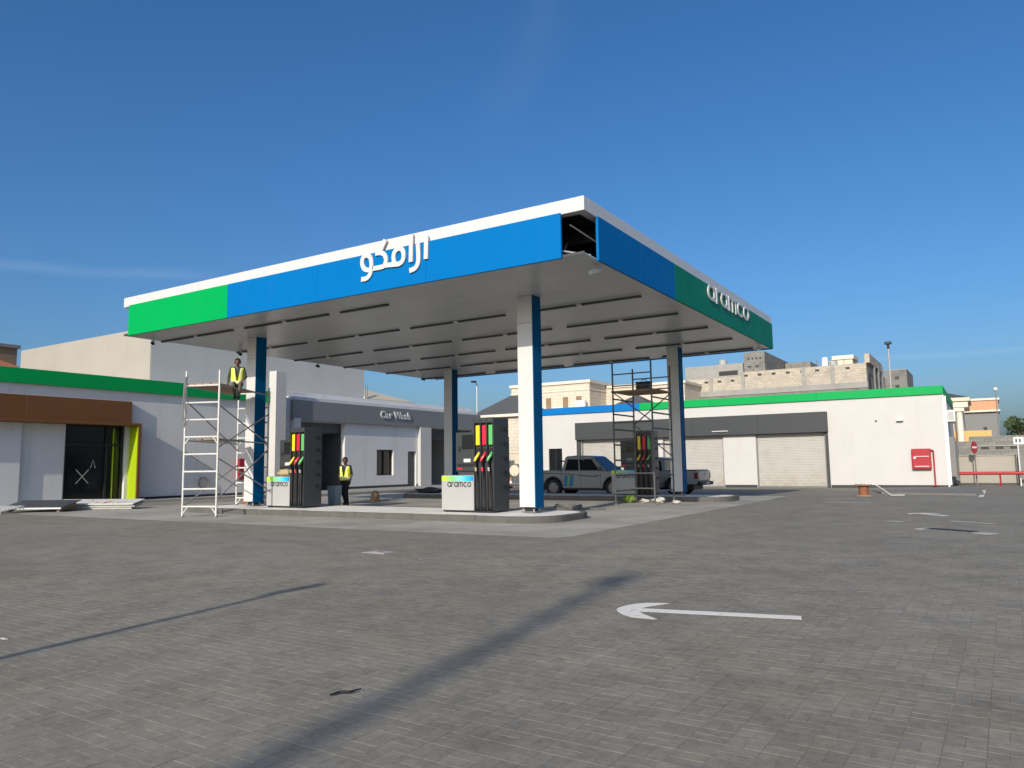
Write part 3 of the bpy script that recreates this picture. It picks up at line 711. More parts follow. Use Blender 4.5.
# ------------------------------------------------------------------ fuel pumps
def make_pump(label, x, y, z=.155):
    t = thing('fuel_pump', label, 'fuel pump', (x, y, z), group='fuel pumps')
    bx('plinth', 'black', t, .04, 1.66, .03, .72, 0, .04)
    ca_ = bx('cabinet', 'cabinet', t, 0, 1.06, 0, .72, .04, .96, b=.012)
    bx('brand_strip', 'strip', ca_, .012, 1.048, -.006, .001, .815, .945)
    l_, tw_ = latin_letters('aramco'); sc = .78/tw_
    for x_, sts in l_:
        mb = MB()
        for k, (pts, cl) in enumerate(sts):
            stroke(mb, [(p[0]+x_, p[1]) for p in pts], .25, .001+.0003*k, .004-.0003*k, closed=cl, mapf=lambda u, v, d: (.20+u*sc, -d, .655+v*sc*1.12))
        mb.build('letter', 'aramco_text', ca_)
    hd = bx('display_head', 'pump', t, .30, 1.065, .24, .62, 1.06, 2.12, b=.02)
    bx('neck', 'darkgrey', hd, .40, 1.06, .30, .56, .962, 1.058)
    bx('screen', 'glass', hd, .52, .98, .228, .239, 1.66, 2.04); bx('keypad', 'black', hd, .40, .47, .228, .239, 1.60, 1.74)
    bx('card_reader', 'whiteplastic', hd, .58, .80, .226, .239, 1.31, 1.40); bx('label_strip', 'redtab', hd, .36, .52, .228, .239, 1.12, 1.16)
    bx('price_panel', 'black', hd, .36, 1.0, .231, .239, 1.19, 1.27)
    tw2 = bx('hose_tower', 'pump', t, 1.07, 1.70, .10, .75, .04, 2.47, b=.02)
    for k in range(4):
        xx = 1.075+k*.203; bx('divider', 'pump', tw2, xx, xx+.018, -.005, .098, .05, 2.46, b=.004)
    bx('tower_cap', 'pump', tw2, 1.07, 1.704, -.005, .098, 2.33, 2.47, b=.008)
    for k, c_ in enumerate(('yellow', 'redtab', 'greentab')):
        x0 = 1.115+k*.203
        bx('grade_tab', c_, tw2, x0+.015, x0+.135, .01, .097, 1.75, 2.27, b=.008)
        bx('nozzle_boot', 'black', tw2, x0+.01, x0+.13, .02, .097, 1.42, 1.66, b=.01)
        n_ = MB().tube([(x0+.11, .03, 1.56), (x0+.10, -.02, 1.48), (x0+.06, -.06, 1.40), (x0+.03, -.075, 1.33)], [.022, .036, .038, .026], 8).build('nozzle', c_, tw2, smooth=True)
        MB().tube([(x0+.03, -.075, 1.33), (x0+.05, -.06, 1.18), (x0+.07, -.05, 1.02)], [.028, .026, .022], 8).build('grip', 'black', n_, smooth=True)
        MB().tube([(x0+.052, -.06, 1.17), (x0+.064, -.054, 1.07)], .029, 8).build('tag', ('bagtan', 'redtab', 'cabinet')[k], n_, smooth=True)
        pts = [(x0+.07, -.05, 1.02), (x0+.075, -.03, .7), (x0+.08, -.03, .4), (x0+.10, -.04, .16), (x0+.06, .01, .10), (x0+.0, .05, .18), (x0-.01, .06, .5), (x0+.0, .07, 1.2), (x0+.01, .075, 1.72)]
        sp = []; P3 = [Vector(q) for q in pts]
        for i in range(len(P3)-1):
            g = lambda j: P3[max(0, min(len(P3)-1, j))]
            for s_ in range(5):
                u = s_/5; p0, p1, p2, p3 = g(i-1), g(i), g(i+1), g(i+2)
                sp.append(.5*((2*p1)+(p2-p0)*u+(2*p0-5*p1+4*p2-p3)*u*u+(3*p1-p0-3*p2+p3)*u**3))
        MB().tube(sp, .024, 7).build('hose', 'rubber', tw2, smooth=True)
    for k in range(5):
        bx('bracket', 'black', tw2, 1.702, 1.73, .45, .62, .6+k*.38, .68+k*.38, b=.006)
    return t
make_pump('fuel pump beside the left white and blue column, with tan sacking on it', -19.61, 16.4)
make_pump('fuel pump just left of the nearest white and blue column', -12.59, 16.4)
make_pump('shaded fuel pump seen through the dark scaffold tower', -12.64, 27.4, .16)
make_pump('fuel pump at the rear island, hidden behind the middle pump', -19.55, 27.4, .16)

def lumpy(name, m, parent, c, r, sc, seed, amp=.25, n=14, mm=9):
    mb = MB().sphere((0, 0, 0), r, n, mm); rr = random.Random(seed)
    ph = [(rr.uniform(0, 6), rr.uniform(2, 6), rr.uniform(2, 6), rr.uniform(2, 6)) for _ in range(4)]
    vs = []
    for x, y, z in mb.v:
        k = 1+amp*sum(math.sin(p_+(a*x+b_*y+c_*z)/r) for p_, a, b_, c_ in ph)/3
        vs.append((c[0]+x*k*sc[0], c[1]+y*k*sc[1], c[2]+max(z*k*sc[2], -r*sc[2]*.75)))
    mb.v = vs; return mb.build(name, m, parent, smooth=True)
o = lumpy('sack', 'bagtan', None, (0, 0, 0), .22, (1.25, .8, .6), 3); o.location = (-18.98, 16.58, 1.22); tag(o, 'crumpled tan sack lying on the cabinet of the left pump', 'sack')
o = lumpy('bag', 'shirt', None, (0, 0, 0), .2, (.8, .7, 1.3), 5); o.location = (-19.25, 17.72, 1.56)
o.location = (-19.28, 16.93, 1.295); tag(o, 'dark bag standing behind the sack on the left pump', 'bag')

# ------------------------------------------------------------------ scaffolds
def ladder_frame(parent, A, B, z0a, z0b, ztop, mt, rungs, r=.026, name='frame'):
    """two stiles at A and B (xy) with rungs between them"""
    fr = MB().cyl((*A, z0a), (*A, ztop), r, n=10).cyl((*B, z0b), (*B, ztop), r, n=10).build(name, mt, parent, smooth=True)
    for z in rungs: MB().cyl((*A, z), (*B, z), r*.9, n=8).build('rung', mt, fr, smooth=True)
    return fr
def P2(a, b, t_): return (a[0]+(b[0]-a[0])*t_, a[1]+(b[1]-a[1])*t_)
sc1 = thing('scaffold', 'tall pale metal scaffold tower by the left column, worker seated on top', 'scaffold', (-20.3, 15.4, 0), group='scaffold towers')
def rel(p, t): return (p[0]-t.location.x, p[1]-t.location.y)
A1, B1, A2, B2 = [rel(q, sc1) for q in ((-20.0, 13.70), (-19.0, 14.10), (-21.72, 16.90), (-20.60, 17.25))]
M['scaf'] = mat('pale_scaffold_tube', (.60, .59, .55), .5, .1, 6, metal=.15, dirt=.25, dirtcol=(.35, .32, .27), streak=False)
M['scafdark'] = mat('grey_scaffold_tube', (.34, .34, .33), .5, .12, 6, metal=.3)
rg = [.30+.505*k for k in range(8)]
f1 = ladder_frame(sc1, A1, B1, 0.03, 0.03, 4.28, 'scaf', rg, .031)
f2 = ladder_frame(sc1, A2, B2, .17, .17, 4.1, 'scaf', [z+.1 for z in rg], .03)
for f_, a, b_, z0 in ((f1, A1, B1, 0.30), (f2, A2, B2, .4)):
    for s_ in (.0, 1.0):
        t_ = .16 if s_ == 0 else .84
        for zz in (z0, 2.32):
            MB().cyl((*P2(a, b_, s_), zz-.22), (*P2(a, b_, t_), zz), .018, n=8).build('gusset', 'scaf', f_)
for p_, z in ((A1, 0), (B1, 0), (A2, .16), (B2, .16)):
    MB().cyl((*p_, z+.002), (*p_, z+.03), .07, n=12).cyl((*p_, z+.028), (*p_, z+.2), .018, n=8).build('foot', 'dullsteel', sc1)
for a, b_, z0, z1 in ((B1, B2, 3.25, 2.2), (A1, A2, 3.4, 2.0), (B2, B1, 3.2, 2.0), (B1, B2, 1.7, .7), (A1, A2, 1.9, .8), (B2, B1, 2.0, .5), (A2, A1, 1.5, .3)):
    MB().cyl((*a, z0), (*b_, z1), .023, n=8).build('brace', 'scafdark', sc1, smooth=True)
for a, b_ in ((A1, A2), (B1, B2)):
    for z in (2.22, 3.84): MB().cyl((*a, z), (*b_, z), .022, n=8).build('ledger', 'scafdark', sc1, smooth=True)
d0, d1 = Vector((*A1, 0)), Vector((*B1, 0)); dirv = (Vector((*A2, 0))-d0)
for k in range(4):       # deck boards
    a = d0.lerp(d1, .03+k*.24); b_ = d0.lerp(d1, .24+k*.24); e = dirv*.74
    MB().prism([(a.x, a.y), (b_.x, b_.y), (b_.x+e.x, b_.y+e.y), (a.x+e.x, a.y+e.y)], 'z', 3.86, 3.90).build('deck_board', 'wood', sc1)
for k in range(3):
    a = d0.lerp(d1, .1+k*.28); b_ = d0.lerp(d1, .33+k*.28); e = dirv*.98
    if k == 2: e = dirv*.75
    MB().prism([(a.x+e.x*.1, a.y+e.y*.1), (b_.x+e.x*.1, b_.y+e.y*.1), (b_.x+e.x*.75, b_.y+e.y*.75), (a.x+e.x*.75, a.y+e.y*.75)], 'z', 2.245, 2.28).build('deck_board', 'wood', sc1)
rp = tag(MB().tube([(-19.98, 13.62, 4.05), (-19.96, 13.6, 3.6), (-20.02, 13.6, 3.1), (-19.95, 13.58, 2.75), (-19.9, 13.6, 2.6), (-19.86, 13.62, 2.9), (-19.9, 13.6, 3.4), (-19.93, 13.62, 4.0), (-19.96, 13.66, 4.10)], .018, 6).build('rope', 'dullsteel', None, smooth=True), 'grey rope hanging from the top of the pale scaffold', 'rope')

M['scafdark2'] = mat('dark_scaffold_tube', (.11, .11, .108), .55, .12, 6, metal=.3)
sc2 = thing('scaffold', 'tall dark scaffold tower in front of the shaded far pump', 'scaffold', (-10.0, 24.5, 0), group='scaffold towers')
P1, Q1, P3_, Q3 = [rel(q, sc2) for q in ((-10.75, 23.6), (-10.75, 25.35), (-9.35, 23.6), (-9.35, 25.35))]
rg2 = [.45+.52*k for k in range(7)]
ladder_frame(sc2, P1, Q1, .03, .03, 4.78, 'scafdark2', rg2, .03)
ladder_frame(sc2, P3_, Q3, .03, .03, 4.78, 'scafdark2', rg2, .03)
for p_ in (P1, Q1, P3_, Q3): MB().cyl((*p_, .006), (*p_, .035), .07, n=12).build('foot', 'dullsteel', sc2)
for a, b_, z0, z1 in ((P1, P3_, 3.8, 2.75), (Q1, Q3, 2.75, 3.8), (P1, P3_, .55, .55), (P1, P3_, 2.75, 2.75), (P1, P3_, 4.4, 4.4), (Q1, Q3, 4.4, 4.4), (P1, P3_, 4.0, 4.0), (Q1, Q3, 4.0, 4.0), (Q1, Q3, 2.75, 1.6), (P1, P3_, 1.05, 1.05)):
    MB().cyl((*a, z0), (*b_, z1), .021, n=8).build('brace', 'scafdark2', sc2, smooth=True)
for k in range(4):
    y = P1[1]+.06+k*.42; bx('deck_board', 'wood', sc2, P1[0]-.1, P3_[0]+.08, y, y+.36, 3.80, 3.85)
tb = thing('tool_box', 'dark tool box standing on the deck of the dark scaffold', 'tool box', (-9.85, 24.2, 3.851))
bx('body', 'darkgrey', tb, -.25, .25, -.14, .14, 0, .24, b=.02); bx('lid', 'black', tb, -.26, .26, -.15, .15, .241, .30, b=.015); MB().tube([(-.1, 0, .29), (-.1, 0, .37), (.1, 0, .37), (.1, 0, .29)], .012, 6).build('handle', 'black', tb)

# ------------------------------------------------------------------ people
def person(label, loc, rotz, joints, prims, cloth, vest_col='vest', scale=1.0, vest=True):
    """continuous body: tapered capsules merged by a voxel remesh, coloured by the nearest limb"""
    t = thing('person', label, 'person', loc, rotz); t.scale = (scale,)*3
    J = {k: Vector(v) for k, v in joints.items()}
    def remesh(pl, vox, nm):
        mb = MB()
        for a, b_, r0, r1, tg in pl:
            pa, pb = J[a] if isinstance(a, str) else Vector(a), J[b_] if isinstance(b_, str) else Vector(b_)
            mb.sphere(pa, r0, 12, 8); mb.sphere(pb, r1, 12, 8)
            if (pb-pa).length > .004: mb.cyl(pa, pb, r0, r1, 12)
        o_ = mb.build(nm+'_tmp', 'skin', None)
        md = o_.modifiers.new('remesh', 'REMESH'); md.mode = 'VOXEL'; md.voxel_size = vox
        ms_ = o_.modifiers.new('smooth', 'SMOOTH'); ms_.iterations = 3; ms_.factor = .5
        dg_ = bpy.context.evaluated_depsgraph_get(); me = bpy.data.meshes.new_from_object(o_.evaluated_get(dg_))
        bpy.data.objects.remove(o_); me.name = nm; me.materials.clear(); return me
    segs = []
    for a, b_, r0, r1, tg in prims:
        segs.append((np.array(J[a] if isinstance(a, str) else a, float), np.array(J[b_] if isinstance(b_, str) else b_, float), r0, r1, tg))
    me = remesh(prims, .0085, 'body')
    tags = sorted(set(s_[4] for s_ in segs)); mats = [cloth[k] for k in tags]
    for m_ in mats: me.materials.append(M[m_])
    nf = len(me.polygons); cen = np.empty(nf*3); me.polygons.foreach_get('center', cen); cen = cen.reshape(-1, 3)
    best = np.full(nf, 1e9); idx = np.zeros(nf, int)
    for a, b_, r0, r1, tg in segs:
        d = b_-a; L2 = max(d@d, 1e-9); u = np.clip((cen-a)@d/L2, 0, 1)
        ds = np.linalg.norm(cen-(a+u[:, None]*d), axis=1)-(r0+(r1-r0)*u)
        k = ds < best; best[k] = ds[k]; idx[k] = tags.index(tg)
    me.polygons.foreach_set('material_index', idx.astype('int32')); me.shade_smooth()
    link('body', me, None, t)
    if vest:
        vp = [(a, b_, r0+.02, r1+.02, tg) for a, b_, r0, r1, tg in prims if tg == 'torso']
        vm = remesh(vp, .012, 'vest'); vm.materials.append(M[vest_col]); vm.materials.append(M['reflective'])
        bm = bmesh.new(); bm.from_mesh(vm); ch, hp = J['chest'], J['pelvis']; up = (ch-hp).normalized()
        kill = []
        for f in bm.faces:
            c = f.calc_center_median(); s_ = (c-hp).dot(up)/(ch-hp).length
            side = (c-hp).x; fwd = (c-hp).y - (ch-hp).y*s_
            if s_ > 1.30 or s_ < -.02: kill.append(f); continue
            if fwd < -.02 and s_ > .35 and abs(side) < .03+.07*max(0, s_-.45): kill.append(f); continue
            if .14 < s_ < .30: f.material_index = 1
            if fwd < 0 and s_ > .3 and .085 < abs(side) < .125: f.material_index = 1
        bmesh.ops.delete(bm, geom=kill, context='FACES'); bm.to_mesh(vm); bm.free(); vm.shade_smooth(); link('vest', vm, None, t)
    h = J['head']
    hm = MB().sphere((h.x, h.y+.012, h.z+.034), .113, 16, 10, (.86, 1.0, .98)); hv = hm.build('hair', 'hair', t, smooth=True)
    bm = bmesh.new(); bm.from_mesh(hv.data)
    bmesh.ops.delete(bm, geom=[f for f in bm.faces if (f.calc_center_median().y-h.y) < -.03 and (f.calc_center_median().z-h.z) < .055 or f.calc_center_median().z-h.z < -.05], context='FACES')
    bm.to_mesh(hv.data); bm.free()
    for sx_ in (-1, 1): MB().sphere((h.x+sx_*.032, h.y-.088, h.z+.012), .011, 8, 6).build('eye', 'black', t, smooth=True)
    return t
def hand(J, nm, wrist, d, palm_n, curl=.3):
    """adds palm and five finger chains; d: finger direction, palm_n: palm normal"""
    d = Vector(d).normalized(); n = Vector(palm_n); n = (n-d*n.dot(d)).normalized(); s_ = d.cross(n); w = Vector(wrist); pr = []
    pr.append((tuple(w), tuple(w+d*.085), .030, .034, 'skin'))
    for k, (o_, l) in enumerate(((-.030, .060), (-.010, .074), (.011, .070), (.030, .055))):
        b0 = w+d*.085+s_*o_; m_ = b0+(d*math.cos(curl)+n*math.sin(curl))*l*.55; e = m_+(d*math.cos(2.4*curl)+n*math.sin(2.4*curl))*l*.5
        pr.append((tuple(b0), tuple(m_), .0115, .0105, 'skin')); pr.append((tuple(m_), tuple(e), .0105, .0095, 'skin'))
    b0 = w+d*.03-s_*.03; m_ = b0+(d*.6-s_*.7+n*.3).normalized()*.045; e = m_+(d*.9-s_*.2+n*.4).normalized()*.035
    pr.append((tuple(b0), tuple(m_), .0135, .012, 'skin')); pr.append((tuple(m_), tuple(e), .012, .010, 'skin'))
    return pr
def head_prims(h):
    x, y, z = h
    return [((x, y+.01, z+.03), (x, y-.005, z+.02), .092, .088, 'skin'), ((x, y-.01, z-.02), (x, y-.045, z-.075), .075, .045, 'skin'),
            ((x, y-.085, z+.005), (x, y-.105, z-.022), .011, .016, 'skin'), ((x-.085, y+.01, z+.01), (x-.088, y+.012, z-.02), .018, .014, 'skin'),
            ((x+.085, y+.01, z+.01), (x+.088, y+.012, z-.02), .018, .014, 'skin'), ((x-.02, y-.088, z-.052), (x+.02, y-.088, z-.052), .009, .009, 'skin')]
# walking worker (faces -y in local space)
J = dict(pelvis=(0, 0, .93), waist=(0, 0, 1.08), chest=(0, -.01, 1.30), neck=(0, .0, 1.47), head=(0, -.03, 1.60),
         lsh=(.175, 0, 1.40), lel=(.235, .03, 1.13), lwr=(.215, -.06, .89), rsh=(-.175, 0, 1.40), rel=(-.225, .05, 1.13), rwr=(-.225, .0, .88),
         lhip=(.085, 0, .90), lkn=(.095, -.10, .50), lan=(.10, .02, .09), lto=(.115, -.15, .035), rhip=(-.085, 0, .90), rkn=(-.09, .02, .49), ran=(-.085, .20, .13), rto=(-.095, .06, .035))
pr = [('pelvis', 'waist', .135, .125, 'torso'), ((-.055, 0, .95), (-.06, 0, 1.30), .115, .120, 'torso'), ((.055, 0, .95), (.06, 0, 1.30), .115, .120, 'torso'), ((-.10, 0, 1.34), (.10, 0, 1.34), .085, .085, 'torso'),
      ((-.13, 0, 1.40), (.13, 0, 1.40), .06, .06, 'torso'), ((0, 0, 1.40), 'neck', .07, .055, 'skin'), ('neck', (0, -.01, 1.53), .053, .055, 'skin')]
pr += head_prims(J['head'])
for s_ in 'lr':
    pr += [(s_+'sh', s_+'el', .060, .046, 'arm'), (s_+'el', s_+'wr', .043, .030, 'fore'),
           (s_+'hip', s_+'kn', .092, .060, 'leg'), (s_+'kn', s_+'an', .060, .044, 'leg'), (s_+'an', s_+'to', .046, .038, 'shoe'), (s_+'an', (J[s_+'an'][0], J[s_+'an'][1]+.03, J[s_+'to'][2]+.005), .04, .04, 'shoe')]
pr += hand(J, 'l', J['lwr'], (0, -.25, -1), (-1, 0, 0)) + hand(J, 'r', J['rwr'], (0, -.15, -1), (1, 0, 0))
cl = dict(torso='shirt', skin='skin', arm='shirt', fore='skin', leg='trousers', shoe='shoes')
person('person in a yellow hi-vis vest and black trousers walking past the left pump', (-19.40, 19.68, .004), R(20), J, pr, cl)
# seated worker
J2 = dict(pelvis=(0, 0, .10), waist=(0, .0, .27), chest=(0, -.05, .50), neck=(0, -.06, .66), head=(0, -.11, .79),
          lsh=(.175, -.05, .60), lel=(.25, -.10, .34), lwr=(.20, -.30, .24), rsh=(-.175, -.05, .60), rel=(-.25, -.05, .34), rwr=(-.26, -.16, .12),
          lhip=(.09, -.02, .09), lkn=(.11, -.44, .10), lan=(.06, -.42, -.33), lto=(.06, -.60, -.40), rhip=(-.09, -.02, .09), rkn=(-.10, -.45, .10), ran=(-.04, -.36, -.30), rto=(-.05, -.53, -.38))
pr2 = [('pelvis', 'waist', .135, .125, 'torso'), ((-.055, 0, .12), (-.06, -.05, .50), .115, .118, 'torso'), ((.055, 0, .12), (.06, -.05, .50), .115, .118, 'torso'), ((-.10, -.05, .54), (.10, -.05, .54), .085, .085, 'torso'),
       ((-.13, -.05, .60), (.13, -.05, .60), .06, .06, 'torso'), ((0, -.05, .60), 'neck', .07, .055, 'skin'), ('neck', (0, -.08, .72), .053, .055, 'skin')]
pr2 += head_prims(J2['head'])
for s_ in 'lr':
    pr2 += [(s_+'sh', s_+'el', .060, .046, 'arm'), (s_+'el', s_+'wr', .043, .030, 'fore'), (s_+'hip', s_+'kn', .092, .062, 'leg'), (s_+'kn', s_+'an', .060, .044, 'leg'),
            (s_+'an', s_+'to', .046, .036, 'shoe'), (s_+'an', (J2[s_+'an'][0], J2[s_+'an'][1]+.03, J2[s_+'an'][2]-.05), .04, .04, 'shoe')]
pr2 += hand(J2, 'l', J2['lwr'], (-.3, -.9, -.3), (0, 0, -1)) + hand(J2, 'r', J2['rwr'], (0, -.7, -.6), (0, 0, -1), .15)
cl2 = dict(torso='greenshirt', skin='skin', arm='greenshirt', fore='greenshirt', leg='greytrousers', shoe='shoes')
SEAT = (-19.83, 15.36, 3.90)
person('person in a yellow vest seated on the edge of the pale scaffold deck', SEAT, R(50), J2, pr2, cl2)

# ------------------------------------------------------------------ pickup trucks
def bevel_mesh(mb, name, m, parent, off, seg=2, ang=30):
    o_ = mb.build(name, m, parent); bm = bmesh.new(); bm.from_mesh(o_.data)
    ed = [e for e in bm.edges if len(e.link_faces) == 2 and e.calc_face_angle(0) > R(ang)]
    bmesh.ops.bevel(bm, geom=ed, offset=off, segments=seg, affect='EDGES', clamp_overlap=True)
    bm.to_mesh(o_.data); bm.free(); o_.data.shade_smooth(); o_.data.set_sharp_from_angle(angle=R(35)); return o_
def pickup(label, loc, rotz, stripes=True, cover=True):
    """x from tail (0) to nose (5.0); y across; wheels at x 1.15 and 4.0"""
    t = thing('pickup_truck', label, 'pickup truck', loc, rotz, 'silver pickup trucks behind the pumps')
    hw = .90; wr = .37; xa, xf = 1.15, 4.0
    def arch(cx, r, z0): 
        a0 = math.asin((z0-wr)/r)
        return [(cx+r*math.cos(a), wr+r*math.sin(a)) for a in [a0+(math.pi-2*a0)*i/10 for i in range(11)]]
    prof = [(.06, .50), (.03, .80), (.04, 1.11), (1.50, 1.11), (1.52, 1.08), (3.55, 1.07), (3.75, 1.05), (4.55, .97), (4.86, .88), (4.97, .72), (4.99, .50), (4.92, .38)]
    prof += arch(xf, .46, .36) + [(xf-.5, .34), (xa+.5, .36)] + arch(xa, .46, .40) + [(.6, .50)]
    body = bevel_mesh(MB().prism(prof, 'y', -hw, hw), 'body', 'silver', t, .035, 3, 40)
    bx('underbody', 'black', body, .30, 4.8, -hw+.25, hw-.25, .26, .62)
    # greenhouse
    b4 = [(1.52, .86), (3.72, .86)]; t4 = [(1.72, .64), (2.95, .64)]
    vs = [(1.52, -.85, 1.05), (3.74, -.85, 1.03), (3.74, .85, 1.03), (1.52, .85, 1.05), (1.66, -.68, 1.72), (2.92, -.68, 1.72), (2.92, .68, 1.72), (1.66, .68, 1.72), (2.2, -.69, 1.755), (2.2, .69, 1.755)]
    cabm = MB().add(vs, [(0, 1, 2, 3), (4, 8, 9, 7), (8, 5, 6, 9), (0, 3, 7, 4), (1, 5, 6, 2), (0, 4, 8, 5, 1), (3, 2, 6, 9, 7)])
    cab = bevel_mesh(cabm, 'cab', 'silver', t, .045, 3, 25)
    V = [Vector(q) for q in vs]
    def pane(name, quad, m='carglass', off=.012, parent=cab):
        n = (quad[1]-quad[0]).cross(quad[3]-quad[0]).normalized(); ctr = sum(quad, Vector())/4
        if n.dot(ctr-Vector((2.6, 0, 1.3))) < 0: n = -n
        f = [q+n*off for q in quad]; bq = [q-n*.004 for q in quad]
        MB().add(f+bq, [(0, 1, 2, 3), (7, 6, 5, 4)]+[(i, (i+1) % 4, 4+(i+1) % 4, 4+i) for i in range(4)]).build(name, m, parent)
    def bil(a, b_, c, d, s_, u): return a.lerp(b_, s_).lerp(d.lerp(c, s_), u)
    for sg in (0, 1):
        A, B, Cc, D = (V[0], V[1], V[5], V[4]) if sg == 0 else (V[3], V[2], V[6], V[7])
        for s0, s1, e0, e1 in ((.08, .40, .12, .46), (.43, .86, .50, .90)):
            pane('side_window', [bil(A, B, Cc, D, s0, .10), bil(A, B, Cc, D, s1, .10), bil(A, B, Cc, D, e1, .80), bil(A, B, Cc, D, e0, .80)])
    A, B, Cc, D = V[1], V[2], V[6], V[5]
    pane('windscreen', [bil(A, B, Cc, D, .05, .08), bil(A, B, Cc, D, .95, .08), bil(A, B, Cc, D, .93, .93), bil(A, B, Cc, D, .07, .93)])
    A, B, Cc, D = V[0], V[3], V[7], V[4]
    pane('rear_window', [bil(A, B, Cc, D, .1, .2), bil(A, B, Cc, D, .9, .2), bil(A, B, Cc, D, .88, .88), bil(A, B, Cc, D, .12, .88)])
    for sy in (-1, 1):
        for x in (xa, xf):
            w = MB().cyl((x, sy*(hw-.25), wr), (x, sy*(hw-.015), wr), wr, n=24)
            ty = bevel_mesh(w, 'wheel', 'rubber', t, .035, 2, 50)
            rm = MB().cyl((x, sy*(hw-.016), wr), (x, sy*(hw-.004), wr), .235, .22, n=20).build('rim', 'chrome', ty)
            for k in range(6):
                a = k*math.pi/3
                MB().cyl((x+.05*math.cos(a), sy*(hw-.003), wr+.05*math.sin(a)), (x+.2*math.cos(a), sy*(hw-.003), wr+.2*math.sin(a)), .022, n=6).build('spoke', 'silver', ty)
            mbx = MB(); pts = [(x+.475*math.cos(a), sy*(hw+.004), wr+.475*math.sin(a)) for a in [i*math.pi/10 for i in range(11)]]
            mbx.tube(pts, .028, 6).build('arch_trim', 'darkgrey', body, smooth=True)
        yy = sy*(hw+.001)
        def side(name, m, poly, d=.006): MB().prism(poly, 'y', min(yy, yy+sy*d), max(yy, yy+sy*d)).build(name, m, body)
        for xx in (1.56, 2.50, 3.42): side('door_seam', 'black', [(xx, .42), (xx+.014, .42), (xx+.014, 1.02), (xx, 1.02)], .0025)
        for xx in (2.30, 3.24): side('door_handle', 'chrome', [(xx-.09, .90), (xx+.05, .90), (xx+.05, .93), (xx-.09, .93)], .03)
        side('sill_step', 'black', [(1.75, .30), (3.42, .30), (3.42, .37), (1.75, .37)], .05)
        if stripes:
            for xx, c_ in ((1.66, 'stripeblue'), (1.86, 'stripegreen'), (1.94, 'stripeblue')):
                wdt = .18 if c_ == 'stripeblue' else .06
                side('decal', c_, [(xx, .44), (xx+wdt, .44), (xx+wdt+.05, .90), (xx+.05, .90)], .003)
            side('decal', 'darkgrey', [(.4, .99), (1.8, .95), (2.6, .86), (3.2, .83), (3.55, .93), (3.1, .885), (2.6, .91), (1.8, .99), (.4, 1.02)], .0028)
        m_ = MB().box(3.35, 3.52, min(sy*.88, sy*1.06), max(sy*.88, sy*1.06), 1.10, 1.26, .03).build('mirror', 'darkgrey', cab)
        bx('head_light', 'headlight', body, 4.66, 4.965, min(sy*.55, sy*.88), max(sy*.55, sy*.88), .74, .86, b=.03)
        bx('tail_light', 'taillight', body, .005, .20, min(sy*.78, sy*.912), max(sy*.78, sy*.912), .74, 1.03, b=.02)
    bx('front_bumper', 'darkgrey', body, 4.90, 5.06, -.86, .86, .40, .60, b=.04); bx('grille', 'black', body, 4.93, 5.0, -.5, .5, .64, .84, b=.02)
    bx('rear_bumper', 'black', body, -.14, .10, -.88, .88, .46, .62, b=.04); bx('tailgate', 'silver', body, .0, .05, -.74, .74, .66, 1.08, b=.015)
    bx('tailgate_handle', 'black', body, -.008, .0, -.12, .12, .92, .98)
    bx('number_plate', 'whiteplastic', body, -.15, -.139, -.2, .2, .50, .60)
    bx('bed_cover' if cover else 'bed_liner', 'black', body, .10, 1.50, -.84, .84, 1.112, 1.15 if cover else 1.118, b=.01)
    if not cover:
        MB().tube([(1.38, -.72, 1.10), (1.34, -.70, 1.45), (1.34, -.60, 1.52), (1.34, .60, 1.52), (1.34, .70, 1.45), (1.38, .72, 1.10)], .03, 8).build('roll_bar', 'black', t, smooth=True)
    return t
pickup('silver pickup truck with blue and green stripes, nose behind the far pump', (-16.22-1.15+.03, 29.95, .004), 0, True, False)
pickup('white pickup truck with a dark bed cover, tail showing past the right column', (-11.05, 34.0, zg(34)-.003), math.pi, False, True)

# ------------------------------------------------------------------ shop building on the left
XW = -31.95
shop = thing('shop_building', 'low white shop with green roof band and brown sign board', 'building', (XW, 17, 0))
def sb(name, m, x0, x1, y0, y1, z0, z1, b=0, parent=None): return bx(name, m, parent or shop, x0-XW, x1-XW, y0-17, y1-17, z0, z1, b=b)
wm = MB()
for q in ((-42, -32.25, 4, 28.2, 0, 5.2), (-32.25, XW, 4, 28.2, 3.40, 5.2), (-32.25, XW, 19.02, 28.2, 0, 3.40), (-32.25, XW, 4, 16.45, 0, 3.40)):
    wm.box(q[0]-XW, q[1]-XW, q[2]-17, q[3]-17, q[4], q[5])
wm.build('wall', 'offwhite', shop)
for a, b_ in ((4, 10), (10, 16), (16, 22), (22, 26.74)): sb('roof_band', 'bandgreen', -32.3, XW+.13, a+.003, b_-.003, 4.84, 5.43, .006)
for a, b_ in ((5.5, 10.3), (10.3, 14.8), (14.8, 19.14)): sb('sign_board', 'brown', XW+.003, XW+.20, a+.004, b_-.004, 3.42, 4.385, .006)
sb('lintel', 'brown', XW+.003, XW+.65, 4, 19.34, 3.30, 3.415, .006)
fin = sb('portal_fin', 'brown', XW+.003, XW+.65, 19.20, 19.34, .09, 3.295, .006)
sb('lime_lining', 'lime', XW-.30, XW+.63, 19.17, 19.197, .10, 3.29, parent=fin)
for a, b_, d in ((14.75, 16.42, .012), (10.2, 13.9, .012)): sb('wall_panel', 'offwhite', XW+.002, XW+.002+d, a, b_, .12, 3.29, .004)
sb('pilaster', 'offwhite', XW+.002, XW+.16, 13.93, 14.72, .10, 3.295, .008)
gl = sb('shop_window', 'glass', -32.19, -32.17, 16.46, 19.01, .12, 3.36)
for y in (16.47, 18.22, 18.90): sb('frame_bar', 'black', -32.16, -32.08, y, y+.09, .12, 3.36, .004, gl)
